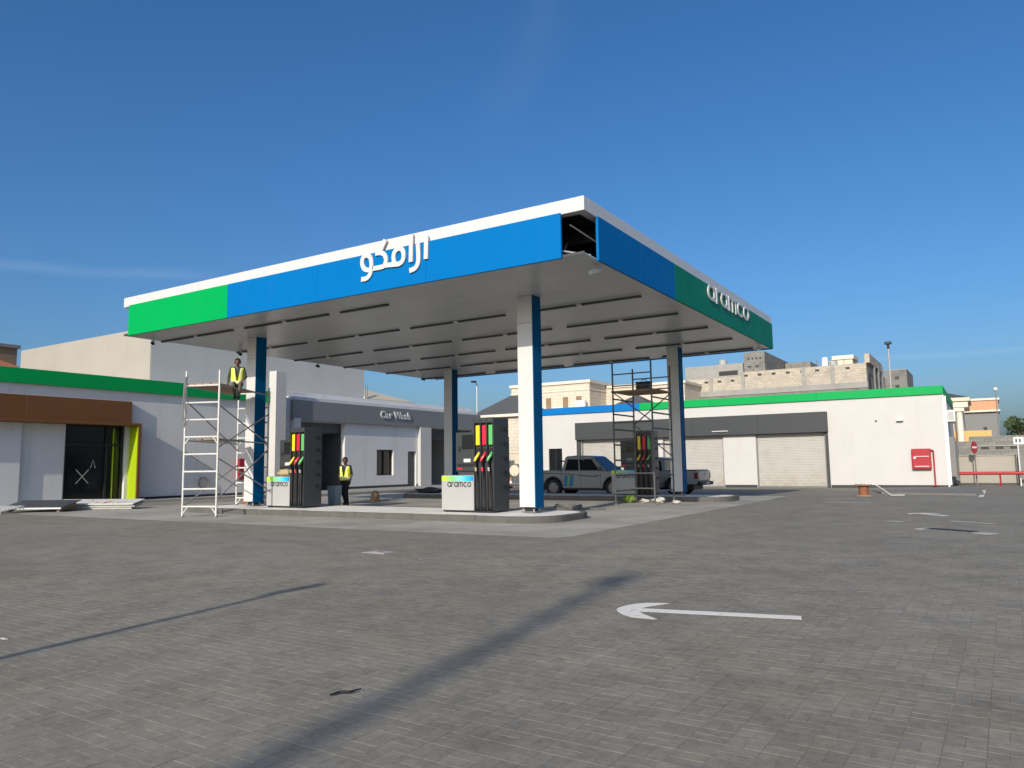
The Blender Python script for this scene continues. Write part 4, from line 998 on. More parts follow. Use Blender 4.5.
for z in (.11, 2.44, 3.28): sb('frame_bar', 'black', -32.155, -32.085, 16.575, 18.895, z, z+.08, .004, gl)
sb('reveal', 'lime', -32.165, -32.12, 18.55, 18.60, .2, 3.2, 0, gl)
for s_ in (-1, 1):      # cross of tape on the glass
    mb = MB(); c = Vector((-32.155-XW, 17.32-17, 1.15))
    stroke(mb, [(-.26, -.26*s_*1.1), (.26, .26*s_*1.1)], .035, .0, .004+.001*s_, mapf=lambda u, v, d: (c.x-.012+d, c.y+u, c.z+v)); mb.build('tape', 'tape', gl)
mb = MB(); stroke(mb, [(-.1, 0), (0, .36), (.1, 0)], .025, 0, .003, mapf=lambda u, v, d: (-32.167-XW+d, 17.75-17+u, 1.50+v)); mb.build('tape', 'tape', gl)
sb('skirting', 'skirt', XW+.001, XW+.03, 4, 16.45, .09, .20); sb('skirting', 'skirt', XW+.001, XW+.03, 19.35, 28.2, .09, .20)
sb('end_pier', 'white', XW+.002, XW+.55, 26.75, 27.45, .1, 6.5, .01)
sb('coping', 'whitemetal', -42, -32.305, 4, 28.2, 5.2, 5.26)
# tall white block behind the shop
tall = thing('tall_block', 'tall plain white block rising behind the shop and car wash', 'building', (-34.0, 28, 0))
bx('wall', 'plaster', tall, -12.62, 0, -6.66, 8.1, 0, 8.3); bx('front_cladding', 'beige', tall, -12.61, -.01, -6.69, -6.662, 0, 8.29); bx('coping', 'beige', tall, -12.60, -.012, -6.655, 8.08, 8.302, 8.32)
fc = thing('fire_cabinet', 'red fire cabinet on the shop wall partly hidden by the left column', 'fire cabinet', (XW, 25.12, .85))
bx('box', 'red', fc, .002, .25, -.32, .32, 0, 1.05, b=.015); bx('handle', 'chrome', fc, .251, .27, .2, .24, .45, .6)
hc = MB()
for k in range(3): hc.tube([(.05+.03*k, .26*math.cos(a), .26*math.sin(a)) for a in [i*2*math.pi/18 for i in range(19)]], .016, 6)
hc = hc.build('hose_coil', 'brickbrown', None, smooth=True); hc.location = (XW, 22.9, .75); tag(hc, 'brown hose coil on the shop wall seen through the scaffold', 'hose')
cr = thing('crate', 'small orange crate standing by the left column', 'crate', (-21.9, 17.75, .143), R(20))
for z in (.02, .18, .34): 
    for s_ in (-1, 1): bx('slat', 'rust', cr, -.3, .3, s_*.2-.012, s_*.2+.012, z, z+.10)
for s_ in (-1, 1):
    for s2 in (-1, 1): bx('post', 'wood', cr, s_*.27-.02, s_*.27+.02, s2*.17-.015, s2*.17+.015, 0, .45)
    for z in (.02, .18, .34): bx('slat', 'rust', cr, s_*.3-.012, s_*.3+.012, -.186, .186, z, z+.10)
bx('base', 'wood', cr, -.28, .28, -.18, .18, .0, .018)

# ------------------------------------------------------------------ car wash
cwash = thing('car_wash', 'white car wash building with grey band lettered Car Wash', 'building', (XW, 36, 0))
def wb(name, m, x0, x1, y0, y1, z0, z1, b=0, parent=None): return bx(name, m, parent or cwash, x0-XW, x1-XW, y0-36, y1-36, z0, z1, b=b)
wm = MB()
XI = XW-.3
for q in ((XI, XW, 28.25, 28.75, 0, 3.95), (XI, XW, 32.35, 35.1, 0, 3.95), (XI, XW, 35.1, 36.65, 0, .87), (XI, XW, 35.1, 36.65, 2.46, 3.95), (XI, XW, 36.65, 38.05, 0, 3.95),
          (XI, XW, 38.05, 38.9, 2.38, 3.95), (XI, XW, 38.9, 40.25, 0, 3.95), (XI, XW, 45.4, 46.0, 0, 3.95), (XI, XW, 28.25, 46.0, 3.95, 5.3),
          (-41, XI, 28.25, 28.5, 0, 5.3), (-41, XI, 45.75, 46.0, 0, 5.3), (-41.3, -41, 28.25, 46, 0, 5.3), (-41, XI, 28.5, 45.75, 5.0, 5.3),
          (-41, XI, 32.35, 32.55, 0, 5.0), (-41, XI, 40.05, 40.25, 0, 5.0), (-34.5, -34.3, 32.55, 40.05, 0, 5.0)):
    wm.box(q[0]-XW, q[1]-XW, q[2]-36, q[3]-36, q[4], q[5])
wm.build('wall', 'offwhite', cwash)
wb('parapet', 'offwhite', -33.2, -32.5, 28.3, 46.0, 5.3, 5.62, .01)
for a, b_ in ((28.25, 32.2), (32.2, 36.2), (36.2, 40.2), (40.2, 43.2), (43.2, 46.1)): wb('sign_band', 'midgrey', XW+.002, XW+.22, a+.003, b_-.003, 3.98, 5.10, .006)
wb('pilaster', 'white', XW+.002, XW+.25, 39.05, 40.2, .12, 3.97, .01)
wb('pilaster', 'white', XW+.002, XW+.30, 28.28, 28.72, .12, 4.10, .01)
wnd = wb('window', 'glass', XI+.05, XI+.08, 35.1, 36.65, .87, 2.46)
for y in (35.1, 35.86, 36.59): wb('frame_bar', 'black', XI+.08, XI+.16, y, y+.06, .87, 2.46, .004, wnd)
for z in (.87, 2.40): wb('frame_bar', 'black', XI+.085, XI+.155, 35.165, 36.585, z, z+.06, .004, wnd)
wb('door', 'darkgrey', XI+.04, XI+.09, 38.06, 38.89, .12, 2.37)
wb('shutter_box', 'darkgrey', XI-.4, XI-.01, 28.76, 32.34, 3.4, 3.94); wb('shutter_box', 'grey', XI-.3, XI-.02, 40.26, 45.39, 3.2, 3.94)
wb('bay_shade_lining', 'darkgrey', -36.4, XI-.002, 32.28, 32.345, 0, 3.39); wb('inner_door', 'black', -36.4, -36.3, 29.5, 31.9, 0, 2.6); wb('inner_wall', 'darkgrey', -36.7, -36.45, 28.5, 32.34, 0, 5.0); wb('inner_wall', 'darkgrey', -36.7, -36.45, 40.26, 45.7, 0, 5.0)  # lining added and bay walls coloured dark to stand in for shade inside
wb('skirting', 'skirt', XW+.001, XW+.03, 32.36, 38.04, .11, .26); wb('skirting', 'skirt', XW+.001, XW+.03, 38.91, 39.04, .11, .26)
def text_mesh(name, txt, size, m, parent, depth, off=.0):
    cu = bpy.data.curves.new(name, 'FONT'); cu.body = txt; cu.size = size; cu.extrude = depth; cu.offset = off
    ob = bpy.data.objects.new(name+'_tmp', cu); C.objects.link(ob)
    me = bpy.data.meshes.new_from_object(ob.evaluated_get(bpy.context.evaluated_depsgraph_get())); bpy.data.objects.remove(ob)
    me.name = name; me.materials.clear(); return link(name, me, m, parent), me
xp = 35.15-36
for ch, adv in zip('Car Wash', (.52, .42, .34, .20, .70, .42, .36, .4)):
    if ch != ' ':
        ob, me = text_mesh('letter', ch, .62, 'whitemetal', cwash, .025, .020); ob.location = (.225+.03, xp, 4.42)
        ob.rotation_euler = (R(90), 0, R(90)); 
    xp += adv*.86

# things lying before the car wash
sp2 = thing('cone', 'brown round timber stump standing on the forecourt before the car wash', 'stump', (-20.75, 22.7, .004))
MB().tube([(0, 0, 0), (0, 0, .1), (.01, 0, .28), (0, 0, .40), (0, 0, .44)], [.20, .19, .16, .13, .08], 14).build('body', 'wood', sp2, smooth=True)
sp2.name = 'timber_stump'
o = lumpy('rubble_heap', 'skirt', None, (0, 0, 0), .5, (1.5, .8, .28), 9, .3); o.location = (-22.0, 27.7, .265); tag(o, 'low dark heap of debris on the rear island before the car wash', 'heap')
bxx = thing('plastic_bin', 'grey blue plastic bin behind the left pump beside the walking person', 'bin', (-18.35, 17.55, .143), R(5))
MB().add([(-.2, -.2, 0), (.2, -.2, 0), (.2, .2, 0), (-.2, .2, 0), (-.24, -.24, .85), (.24, -.24, .85), (.24, .24, .85), (-.24, .24, .85)], [(0, 1, 5, 4), (1, 2, 6, 5), (2, 3, 7, 6), (3, 0, 4, 7), (3, 2, 1, 0), (4, 5, 6, 7)]).build('body', 'bluebox', bxx)
bx('lid', 'bluebox', bxx, -.26, .26, -.26, .26, .851, .90, b=.015)
bxx.location = (-18.72, 18.5, .003); bxx.scale = (.7, .7, .85)

# ------------------------------------------------------------------ service building on the right
YW = 41.6
serv = thing('service_building', 'low white service building with green and blue roof band and roller shutters', 'building', (-16.08, 49.92, -.27))
serv.scale = (1.2, 1.2, 1.2)
def vb(name, m, x0, x1, y0, y1, z0, z1, b=0, parent=None): return bx(name, m, parent or serv, x0+13.4, x1+13.4, y0-YW, y1-YW, z0, z1, b=b)
wm = MB(); XE = -1.74; XS = -25.2
bays = [(-21.15, -17.7), (-15.9, -12.4), (-10.62, -7.10)]
def wq(x0, x1, y0, y1, z0, z1): wm.box(x0+13.4, x1+13.4, y0-YW, y1-YW, z0, z1)
wq(XS, XE, YW+.35, YW+12, 0, 4.7)
wq(XS, -23.45, YW, YW+.35, 0, 4.7); wq(-23.45, -22.5, YW, YW+.35, 0, 1.0); wq(-23.45, -22.5, YW, YW+.35, 2.38, 4.7)
wq(-22.5, -21.15, YW, YW+.35, 0, 4.7); wq(-21.15, -7.10, YW, YW+.35, 2.86, 4.7)
wq(-17.7, -15.9, YW, YW+.35, 0, 2.86); wq(-12.4, -10.62, YW, YW+.35, 0, 2.86); wq(-7.10, XE, YW, YW+.35, 0, 4.7)
wm.build('wall', 'white', serv)
for a, b_ in ((-7.4, XE+.06), (-13, -7.4), (-17.25, -13)): vb('roof_band', 'bandgreen', a+.003, b_-.003, YW-.10, YW+.3, 4.50, 4.91, .006)
M['bandblue'] = mat('blue_roof_band', (.0, .15, .44), .5, .04, .8, spec=.18)
for a, b_ in ((-21.2, -17.25), (-25.3, -21.2)): vb('roof_band', 'bandblue', a+.003, b_-.003, YW-.10, YW+.3, 4.50, 4.91, .006)
vb('roof_band', 'bandgreen', XE+.002, XE+.06, YW+.302, YW+12, 4.50, 4.905, .004)
for a, b_ in ((-21.42, -17.6), (-17.6, -14.0), (-14.0, -10.4), (-10.4, -6.93)): vb('grey_band', 'grey', a+.003, b_-.003, YW-.30, YW-.002, 2.86, 3.90, .006)
vb('door_jamb', 'grey', -21.42, -21.17, YW-.12, YW-.002, .02, 2.855, .006); vb('door_jamb', 'grey', -7.08, -6.95, YW-.12, YW-.002, .02, 2.855, .006)
for x0, x1 in bays:      # corrugated roller shutters
    nsl = 34; prof = []
    for k in range(nsl):
        z = .04+k*(2.80/nsl); h = 2.80/nsl
        prof += [(0.0, z), (-.018, z+h*.25), (-.018, z+h*.72), (0.0, z+h*.97)]
    prof += [(.05, 2.84), (.05, .04)]
    MB().prism([(y+.16, z) for y, z in prof], 'x', x0+.02+13.4, x1-.02+13.4).build('roller_shutter', 'shutter', serv)
    vb('shutter_rail', 'dullsteel', x0+.003, x0+.06, YW+.08, YW+.138, .01, 2.855); vb('shutter_rail', 'dullsteel', x1-.06, x1-.003, YW+.08, YW+.138, .01, 2.855)
    vb('bottom_bar', 'dullsteel', x0+.07, x1-.07, YW+.10, YW+.138, .01, .10)
for a, b_ in ((-17.68, -15.92), (-12.38, -10.64), (-6.93, XE)): vb('skirting', 'skirt', a, b_, YW-.02, YW-.001, .01, .15)
wnd = vb('window', 'glass', -23.45, -22.5, YW+.12, YW+.14, 1.0, 2.38)
for x in (-23.45, -23.0, -22.56): vb('frame_bar', 'black', x, x+.06, YW+.05, YW+.118, 1.0, 2.38, 0, wnd)
vb('band_lamp', 'whitemetal', -12.9, -12.0, YW-.36, YW-.302, 3.05, 3.10, .01)
wl_ = vb('wall_lamp', 'whiteplastic', -3.75, -3.45, YW-.22, YW-.002, 3.27, 3.37, .02); vb('cable_hole', 'black', -4.72, -4.64, YW-.006, YW-.001, 3.26, 3.36)
vb('conduit', 'whiteplastic', XE+.003, XE+.07, YW+.05, YW+.12, .02, 4.48)
vb('downpipe', 'whiteplastic', XE+.003, XE+.12, YW+1.1, YW+1.22, .13, 4.48)
for k, (y, z) in enumerate(((YW+2.6, 1.4), (YW+4.2, 1.2), (YW+6.0, 1.0))): vb('service_box', 'greywall', XE+.003, XE+.32, y, y+.9, z-.9, z+1.1, .015)
ac = thing('air_conditioner', 'white outdoor air conditioner unit on the service building side wall', 'air conditioner', (-2.085, 55.9, 3.75)); ac.scale = (1.2, 1.2, 1.2)
bx('casing', 'whiteplastic', ac, .0, .36, -.42, .42, 0, .62, b=.02)
for k in range(5): bx('grille_bar', 'greywall', ac, .05+.05*k, .075+.05*k, -.428, -.4205, .08, .54)
MB().cyl((.361, 0, .31), (.37, 0, .31), .22, n=18).build('fan_grille', 'greywall', ac); bx('bracket', 'dullsteel', ac, .0, .36, -.30, -.26, -.06, -.002); bx('bracket', 'dullsteel', ac, .0, .36, .26, .30, -.06, -.002)
hcb = thing('fire_hose_cabinet', 'red fire hose cabinet with its pipe on the white right-hand wall', 'fire hose cabinet', (-3.324, 49.92, .83)); hcb.scale = (1.2, 1.2, 1.2)
bxx2 = bx('box', 'red', hcb, -.42, .40, -.24, -.002, 0, .98, b=.02); bx('door', 'red', hcb, -.39, .37, -.252, -.2405, .03, .95, b=.004)
bx('notice', 'whiteplastic', hcb, -.25, .32, -.257, -.2525, .60, .625); bx('notice', 'whiteplastic', hcb, -.34, -.25, -.257, -.2525, .50, .60); bx('notice', 'whiteplastic', hcb, -.30, .30, -.257, -.2525, .12, .15)
MB().tube([(.40, -.12, .90), (.48, -.12, .90), (.51, -.12, .86), (.51, -.12, -.78)], .035, 8).build('riser_pipe', 'redpipe', hcb, smooth=True); bx('flange', 'redpipe', hcb, .40, .62, -.2, -.04, -.80, -.765)
# cable drum
cs = thing('cable_drum', 'brown wooden cable drum standing on the kerb by the white wall', 'cable drum', (-4.5, 34.4, zg(34.4))); cs.scale = (.8, .8, .8)
MB().cyl((0, 0, .0), (0, 0, .05), .42, n=20).build('flange', 'wood', cs); MB().cyl((0, 0, .051), (0, 0, .55), .24, n=18).build('core', 'rust', cs); MB().cyl((0, 0, .551), (0, 0, .60), .42, n=20).build('flange', 'wood', cs)
MB().tube([(.1, 0, .62), (.5, .2, .61), (.9, .5, .3), (1.2, .7, .03), (1.8, .9, .03)], .02, 6).build('cable', 'whiteplastic', cs)

# ------------------------------------------------------------------ loose things on the ground
ps = thing('panel_stack', 'stack of printed white panels lying before the shop window', 'panels', (-27.5, 15.35, .004), R(33))
for k in range(5):
    o = bx('panel', 'sheet' if k == 4 else ('whiteplastic' if k % 2 else 'paper'), ps, -1.5, 1.5, -.42, .42, 0, .035); o.location = (random.uniform(-.15, .15), random.uniform(-.05, .05), .045*k); o.rotation_euler.z = random.uniform(-.05, .05)
ps.rotation_euler.x = R(9); ps.location.z = .075
bp = thing('dark_board', 'dark board with a pale edge lying left of the panel stack', 'board', (-28.0, 13.75, .004), R(28))
bx('batten', 'wood', bp, -.95, -.85, -.45, .45, 0, .16); bx('batten', 'wood', bp, .85, .95, -.45, .45, 0, .16); bx('sheet', 'darkgrey', bp, -1.1, 1.1, -.55, .55, .161, .18); bx('edge_trim', 'whiteplastic', bp, -1.1, 1.1, -.585, -.5505, .13, .18)
bp.rotation_euler.x = R(11); bp.location.z = .09
gm = thing('mesh_panel', 'grey wire mesh panel lying on the ground at the left edge', 'mesh panel', (-28.4, 12.45, .004), R(24))
gm.rotation_euler.x = R(8); gm.location.z = .075
fr = bx('frame', 'dullsteel', gm, -.7, .7, -.5, -.46, .0, .05); bx('frame', 'dullsteel', gm, -.7, .7, .46, .5, .0, .05)
for k in range(11): MB().cyl((-.68+k*.136, -.5, .06), (-.68+k*.136, .5, .06), .012, n=6).build('wire', 'steel', gm)
for k in range(8): MB().cyl((-.7, -.45+k*.128, .083), (.7, -.45+k*.128, .083), .012, n=6).build('wire', 'steel', gm)
o = lumpy('sack', 'baggreen', None, (0, 0, 0), .2, (1.2, .9, .75), 12); o.location = (-10.9, 25.05, .115); tag(o, 'lime green sack at the foot of the dark scaffold', 'sack')
for k, (x, y, r_, lab) in enumerate(((-10.25, 24.9, .13, 'small pale crumpled rag beside the lime green sack'), (-9.85, 25.1, .16, 'crumpled white paper heap left of the scaffold foot'), (-9.1, 24.9, .11, 'small white scrap nearest the right column base'))):
    o = lumpy('litter', 'paper', None, (0, 0, 0), r_, (1.4, 1, .6), 20+k, .4); o.location = (x, y, r_*.45+.004); tag(o, lab, 'litter')
cc = MB()
for k in range(3):
    pts = [((.42+.05*math.sin(3*a+k))*math.cos(a), (.30+.05*math.cos(2*a+k))*math.sin(a), .03+.035*k+.03*math.sin(4*a+k)) for a in [i*2*math.pi/24 for i in range(25)]]
    cc.tube(pts, .022, 6)
cc.tube([(.35, 0, .05), (.7, -.1, .02), (1.0, .05, .02), (1.3, -.05, .02)], .022, 6)
cc = cc.build('cable_coil', 'dullsteel', None, smooth=True); cc.location = (-11.15, 20.9, .008); tag(cc, 'tangled grey cable coil on the ground behind the nearest column', 'cable coil')
cn = thing('traffic_cone', 'orange traffic cone standing far behind the middle pump', 'traffic cone', (-28.2, 44.6, zg(44.6)-.003))
bx('base', 'black', cn, -.2, .2, -.2, .2, 0, .05, b=.01); MB().cyl((0, 0, .051), (0, 0, .75), .16, .03, n=16).build('body', 'orange', cn, smooth=True); MB().cyl((0, 0, .36), (0, 0, .52), .112, .082, n=16).build('sleeve', 'whiteplastic', cn, smooth=True)
bd = thing('round_board', 'tan round sign board on a short post behind the traffic cone', 'sign', (-30.4, 48.6, zg(48.6)-.003))
MB().cyl((0, 0, 0), (0, 0, 1.0), .03, n=8).build('post', 'dullsteel', bd); MB().cyl((0, -.02, 1.25), (0, .02, 1.25), .42, n=24).build('disc', 'cream', bd)
st_ = tag(MB().tube([(-3.42, 3.36, .012), (-3.40, 3.42, .016), (-3.36, 3.46, .012), (-3.33, 3.53, .018)], [.005, .008, .008, .004], 6).build('stick', 'black', None), 'short black stick lying on the paving at bottom left', 'stick')
pp = MB(); pp.add([(-6.95, 3.12, .004), (-6.92, 3.115, .012), (-6.88, 3.13, .006), (-6.92, 3.14, .018), (-6.84, 3.16, .008)], [(0, 1, 3), (1, 2, 3), (2, 4, 3)]); tag(pp.build('paper_scrap', 'paper', None), 'white paper scrap on the paving at the left edge', 'litter')

# ------------------------------------------------------------------ buildings behind
def blockbuild(): 
    t = thing('unfinished_building', 'unfinished grey concrete block building behind the service building', 'building', (-20, 87.5, -.34)); t.scale = (1.25, 1.25, 1.25)
    def q(name, m, x0, x1, y0, y1, z0, z1, b=0, parent=None): return bx(name, m, parent or t, x0+16, x1+16, y0-70, y1-70, z0, z1, b=b)
    a = q('wall', 'block', -24.4, -18.75, 70, 84, 0, 9.28); b_ = q('wall', 'block', -18.748, -8.35, 70.01, 84, 0, 9.66)
    for x in (-24.4, -21.9, -18.9, -13.6, -11.2): q('concrete_pillar', 'concrete', x, x+.3, 69.93, 69.998, 0, 9.3 if x < -19 else 9.68)
    q('ring_beam', 'concrete', -24.45, -8.3, 69.88, 69.925, 7.55, 8.05)
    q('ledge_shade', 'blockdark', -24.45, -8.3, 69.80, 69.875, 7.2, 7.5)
    for k in range(12):
        x = -23.6+k*1.24; top = 9.28 if x < -18.9 else 9.66
        q('joist_pocket', 'black', x, x+.32, 69.96, 69.999, top-.42, top-.26)
    q('wall', 'concrete', -26.3, -20.3, 76, 84, 8.5, 11.3); q('slit_window', 'black', -22.75, -20.85, 75.95, 75.999, 10.16, 10.6)
    tw_ = q('stair_tower', 'blockdark', -19.12, -17.2, 72, 82, 9.3, 11.72)
    for k in range(4): q('vent_hole', 'black', -18.75+k*.36, -18.60+k*.36, 71.96, 71.999, 11.05, 11.2, 0, tw_)
    for k in range(2): q('vent_hole', 'black', -18.8+k*.7, -18.45+k*.7, 71.96, 71.999, 10.3, 10.42, 0, tw_)
    q('wall', 'blockdark', -17.1, -14.65, 80, 84, 9.6, 11.42); q('corner_pier', 'block', -8.45, -8.05, 70, 79, 9.66, 10.45)
    for k in range(4): q('side_opening', 'black', -8.349, -8.32, 71+k*2.6, 72.6+k*2.6, 6.3, 8.9)
    for k in range(3): MB().cyl((-8.1+16, 73+k*3-70, 6), (-8.1+16, 73+k*3-70, 9.6+.3*k), .12, n=8).build('prop', 'dullsteel', t)
    MB().cyl((-13.2+16, 9.6, 10.6), (-13.2+16, 9.75, 11.6), .35, .28, n=14).build('dish', 'whiteplastic', t)
    for k, (x, y) in enumerate(((-22.9, 78), (-11.6, 74))):
        MB().cyl((x+16, y-70, 11.3 if k == 0 else 9.66), (x+16, y-70, 12.0 if k == 0 else 10.5), .42, n=14).build('water_tank', 'cabinet', t, smooth=True)
    for k in range(9): MB().cyl((-17.8+k*1.1+16, .25, 9.6), (-17.8+k*1.1+16, .25, 10.0+.12*(k % 3)), .025, n=5).build('rebar', 'rust', t)
    return t
blockbuild()
t = thing('roof_hut', 'small cream roof hut with a cornice above the unfinished building', 'hut', (-15.2, 105, -.34)); t.scale = (1.25, 1.25, 1.25)
bx('wall', 'cream', t, -.9, .9, 0, 3, 0, 11.85); bx('cornice', 'cream2', t, -1.05, 1.05, -.15, 3.15, 11.85, 12.25)
t = thing('block_hut', 'small brown block building right of the unfinished building', 'building', (-9.75, 112.5, -.34)); t.scale = (1.25, 1.25, 1.25)
bx('wall', 'blockdark', t, -1.2, .95, 0, 8, 0, 10.95)
for k in range(3): bx('window', 'black', t, -.2, .2, -.04, -.001, 8.2+k*.9, 8.5+k*.9)
bx('slab_edge', 'concrete', t, -1.22, .97, -.06, 8.02, 10.95, 11.05)
def villa():
    t = thing('cream_villa', 'large cream villa with flat cornice behind the blue roof band', 'building', (-41.25, 77.5, -.34)); t.scale = (1.25, 1.25, 1.25)
    bx('wall', 'stone', t, -6, 2.45, 0, 6, 0, 8.85); bx('cornice', 'cream2', t, -6.15, 2.6, -.15, 6.15, 8.85, 9.12); bx('string_course', 'cream2', t, -6.06, 2.5, -.06, 6.06, 8.2, 8.32)
    bx('wall', 'stone', t, 2.46, 10.2, 3.5, 9.5, 0, 8.55); bx('cornice', 'cream2', t, 2.61, 10.35, 3.35, 9.65, 8.55, 8.78)
    for x in (-4.1, -2.2, -.4, 1.0): 
        w = bx('window', 'cream', t, x-.02, x+.75, -.05, -.002, 6.55, 7.75); bx('pane', 'brickbrown', w, x+.08, x+.65, -.07, -.051, 6.65, 7.65)
    for x in (1.5, 2.0): MB().cyl((x, -.5, 6.4), (x, -.5, 7.2), .3, n=14).build('water_tank', 'whiteplastic', t)
    bx('balcony', 'cream2', t, -6, 2.5, -1.2, -.05, 6.0, 6.4)
    return t
villa()
def hip(name, label, x0, x1, y0, y1, zw, zr, wallm, ov=.4):
    t = thing(name, label, 'building', ((x0+x1)/2, (y0+y1)/2, 0)); w, l = (x1-x0)/2, (y1-y0)/2
    bx('wall', wallm, t, -w, w, -l, l, 0, zw); bx('cornice', 'cream2', t, -w-ov, w+ov, -l-ov, l+ov, zw, zw+.25)
    a, b_ = w+ov*.8, l+ov*.8; rl = max(0, a-b_)
    MB().add([(-a, -b_, zw+.25), (a, -b_, zw+.25), (a, b_, zw+.25), (-a, b_, zw+.25), (-rl, 0, zr), (rl+.01, 0, zr)], [(0, 1, 5, 4), (1, 2, 5), (2, 3, 4, 5), (3, 0, 4), (3, 2, 1, 0)]).build('roof', 'rooftile', t)
    return t
hip('pavilion', 'dark hipped roof showing above the blue band behind the dark scaffold', -31.75, -25.75, 65.8, 71.8, 5.9, 8.1, 'cream2')
h = hip('hip_roof_house', 'cream house with a dark hipped roof behind the middle pump', -40.2, -34.6, 57.5, 62.3, 5.75, 7.9, 'stone')
bx('gate', 'greywall', h, .6, 2.4, -2.48, -2.402, 0, 2.6); bx('window', 'glass', h, -1.2, -.3, -2.45, -2.402, 3.6, 5.0)
t = thing('garden_wall', 'pale boundary wall in front of the hipped roof house', 'wall', (-34, 54, 0)); bx('wall', 'cream', t, -7, 3.3, -.1, .1, -.4, 2.4); bx('coping', 'cream2', t, -7.05, 3.35, -.16, .16, 2.4, 2.52)
t = thing('tent_roof', 'cream pointed roof edge behind the car wash parapet', 'roof', (-48, 54, 0))
MB().add([(-4, -2.9, 7.4), (0, -2.9, 7.4), (0, 4.2, 7.4), (-4, 4.2, 7.4), (0, -2.9, 7.7), (0, 4.2, 7.75), (-4, -2.9, 7.7), (-4, 4.2, 7.75), (-.5, -2.8, 8.6), (-3.5, -2.8, 8.6)],
         [(3, 2, 1, 0), (0, 1, 4, 6), (1, 2, 5, 4), (2, 3, 7, 5), (3, 0, 6, 7), (4, 5, 8), (6, 9, 7), (4, 8, 9, 6), (8, 5, 7, 9)]).build('roof', 'cream', t)
bx('wall', 'cream', t, -3.6, -.4, -2.5, 3.8, 0, 7.39)
for k in range(2): MB().cyl((.03, -2.85+.25*k, 7.4), (.03, -2.85+.25*k, 8.9), .03, n=6).build('aerial', 'dullsteel', t)
t = thing('brown_house', 'brown flat roofed house at the far left behind the shop', 'building', (-75, 30, 0))
bx('wall', 'brickbrown', t, -8, 0, -6, 3.95, 0, 12.7); bx('cornice', 'greywall', t, -8.2, .2, -6.2, 4.15, 12.7, 13.0)
t = thing('red_tiled_house', 'red tiled roof tip just above the shop roof at far left', 'building', (-61, 25.5, 0))
bx('wall', 'cream', t, -4, 1, -3.2, 1.8, 0, 9.0); MB().add([(-4.2, -3.4, 9), (1.2, -3.4, 9), (1.2, 2.1, 9), (-4.2, 2.1, 9), (-1.5, -.6, 10.4)], [(0, 1, 4), (1, 2, 4), (2, 3, 4), (3, 0, 4), (3, 2, 1, 0)]).build('roof', 'redtile', t)

# right background
bwl = thing('boundary_wall', 'pale rendered boundary wall at the right edge behind the red rail', 'wall', (4.8, 57.6, -.27)); bwl.scale = (1.2, 1.2, 1.2)
bx('wall', 'beige', bwl, -5.5, -2.75, -.12, .12, -.05, 1.52); bx('wall', 'greywall', bwl, -2.748, 9, -.5, .12, -.05, 1.56); bx('coping', 'concrete', bwl, -5.5, -2.75, -.16, .16, 1.52, 1.58)
rr_ = thing('red_rail', 'long red pipe rail in front of the pale boundary wall', 'rail', (2.4, 55.9, -.27)); rr_.scale = (1.2, 1.2, 1.2)
MB().cyl((-3.6, 0, .62), (8, 0, .62), .085, n=12).build('pipe', 'redpipe', rr_, smooth=True)
for x in (-1.6, .4, 2.4, 5): MB().cyl((x, 0, -.05), (x, 0, .6), .04, n=8).build('support', 'redpipe', rr_)
bk = thing('block_wall', 'grey concrete block wall above the pale boundary wall', 'wall', (4.8, 65.4, -.27)); bk.scale = (1.2, 1.2, 1.2)
bx('wall', 'blockdark', bk, -5.0, 9, 0, .2, 0, 2.75); bx('wall', 'blockdark', bk, -6.6, -5.001, 0, .2, 0, 2.45)
for k in range(6): bx('slot', 'black', bk, -4.4+k*.75, -4.0+k*.75, -.02, -.001, 1.95, 2.1)
bx('ledge', 'concrete', bk, -5, 9, -.06, -.021, 2.12, 2.2)
sg = thing('stop_sign', 'round red road sign seen at an angle before the grey block wall', 'road sign', (-.78, 56.4, -.27)); sg.scale = (1.2, 1.2, 1.2)
MB().cyl((0, .03, -.05), (0, .03, 2.3), .03, n=8).build('post', 'dullsteel', sg)
ds = MB().prism([(.34*math.cos(R(22.5+45*k)), .34*math.sin(R(22.5+45*k))) for k in range(8)], 'y', -.012, .008).build('disc', 'red', sg); ds.location = (0, 0, 1.98); ds.rotation_euler.z = R(66)
wb_ = bx('bar', 'whiteplastic', ds, -.24, .24, -.018, -.013, -.05, .05)
s2 = thing('sign_board', 'small white sign on a post at the right edge of the picture', 'road sign', (1.54, 56.3, -.27)); s2.scale = (1.2, 1.2, 1.2)
MB().cyl((0, .03, -.05), (0, .03, 2.5), .03, n=8).build('post', 'whiteplastic', s2); bx('board', 'whiteplastic', s2, -.18, .26, -.02, .0, 2.10, 2.45); bx('sign_mark', 'darkgrey', s2, -.10, -.02, -.026, -.021, 2.18, 2.38); bx('sign_mark', 'darkgrey', s2, .06, .14, -.026, -.021, 2.18, 2.38)
cv = thing('column_villa', 'cream villa porch with a column and cornice beside the service building', 'building', (-2.2, 87, 0))
bx('wall', 'ochre', cv, -3, 2.55, 1.5, 8, 0, 4.2); bx('wall', 'cream', cv, -3, .2, 2.2, 8, 4.2, 7.1)
MB().cyl((-.05, .3, 0), (-.05, .3, 6.1), .34, .28, n=16).build('column', 'cream2', cv, smooth=True); bx('capital', 'cream2', cv, -.5, .4, -.1, .7, 6.1, 6.5)
bx('entablature', 'cream2', cv, -3.2, .75, -.2, 8, 6.5, 7.1); bx('cornice', 'cream', cv, -3.4, .95, -.4, 8.2, 7.1, 7.45)
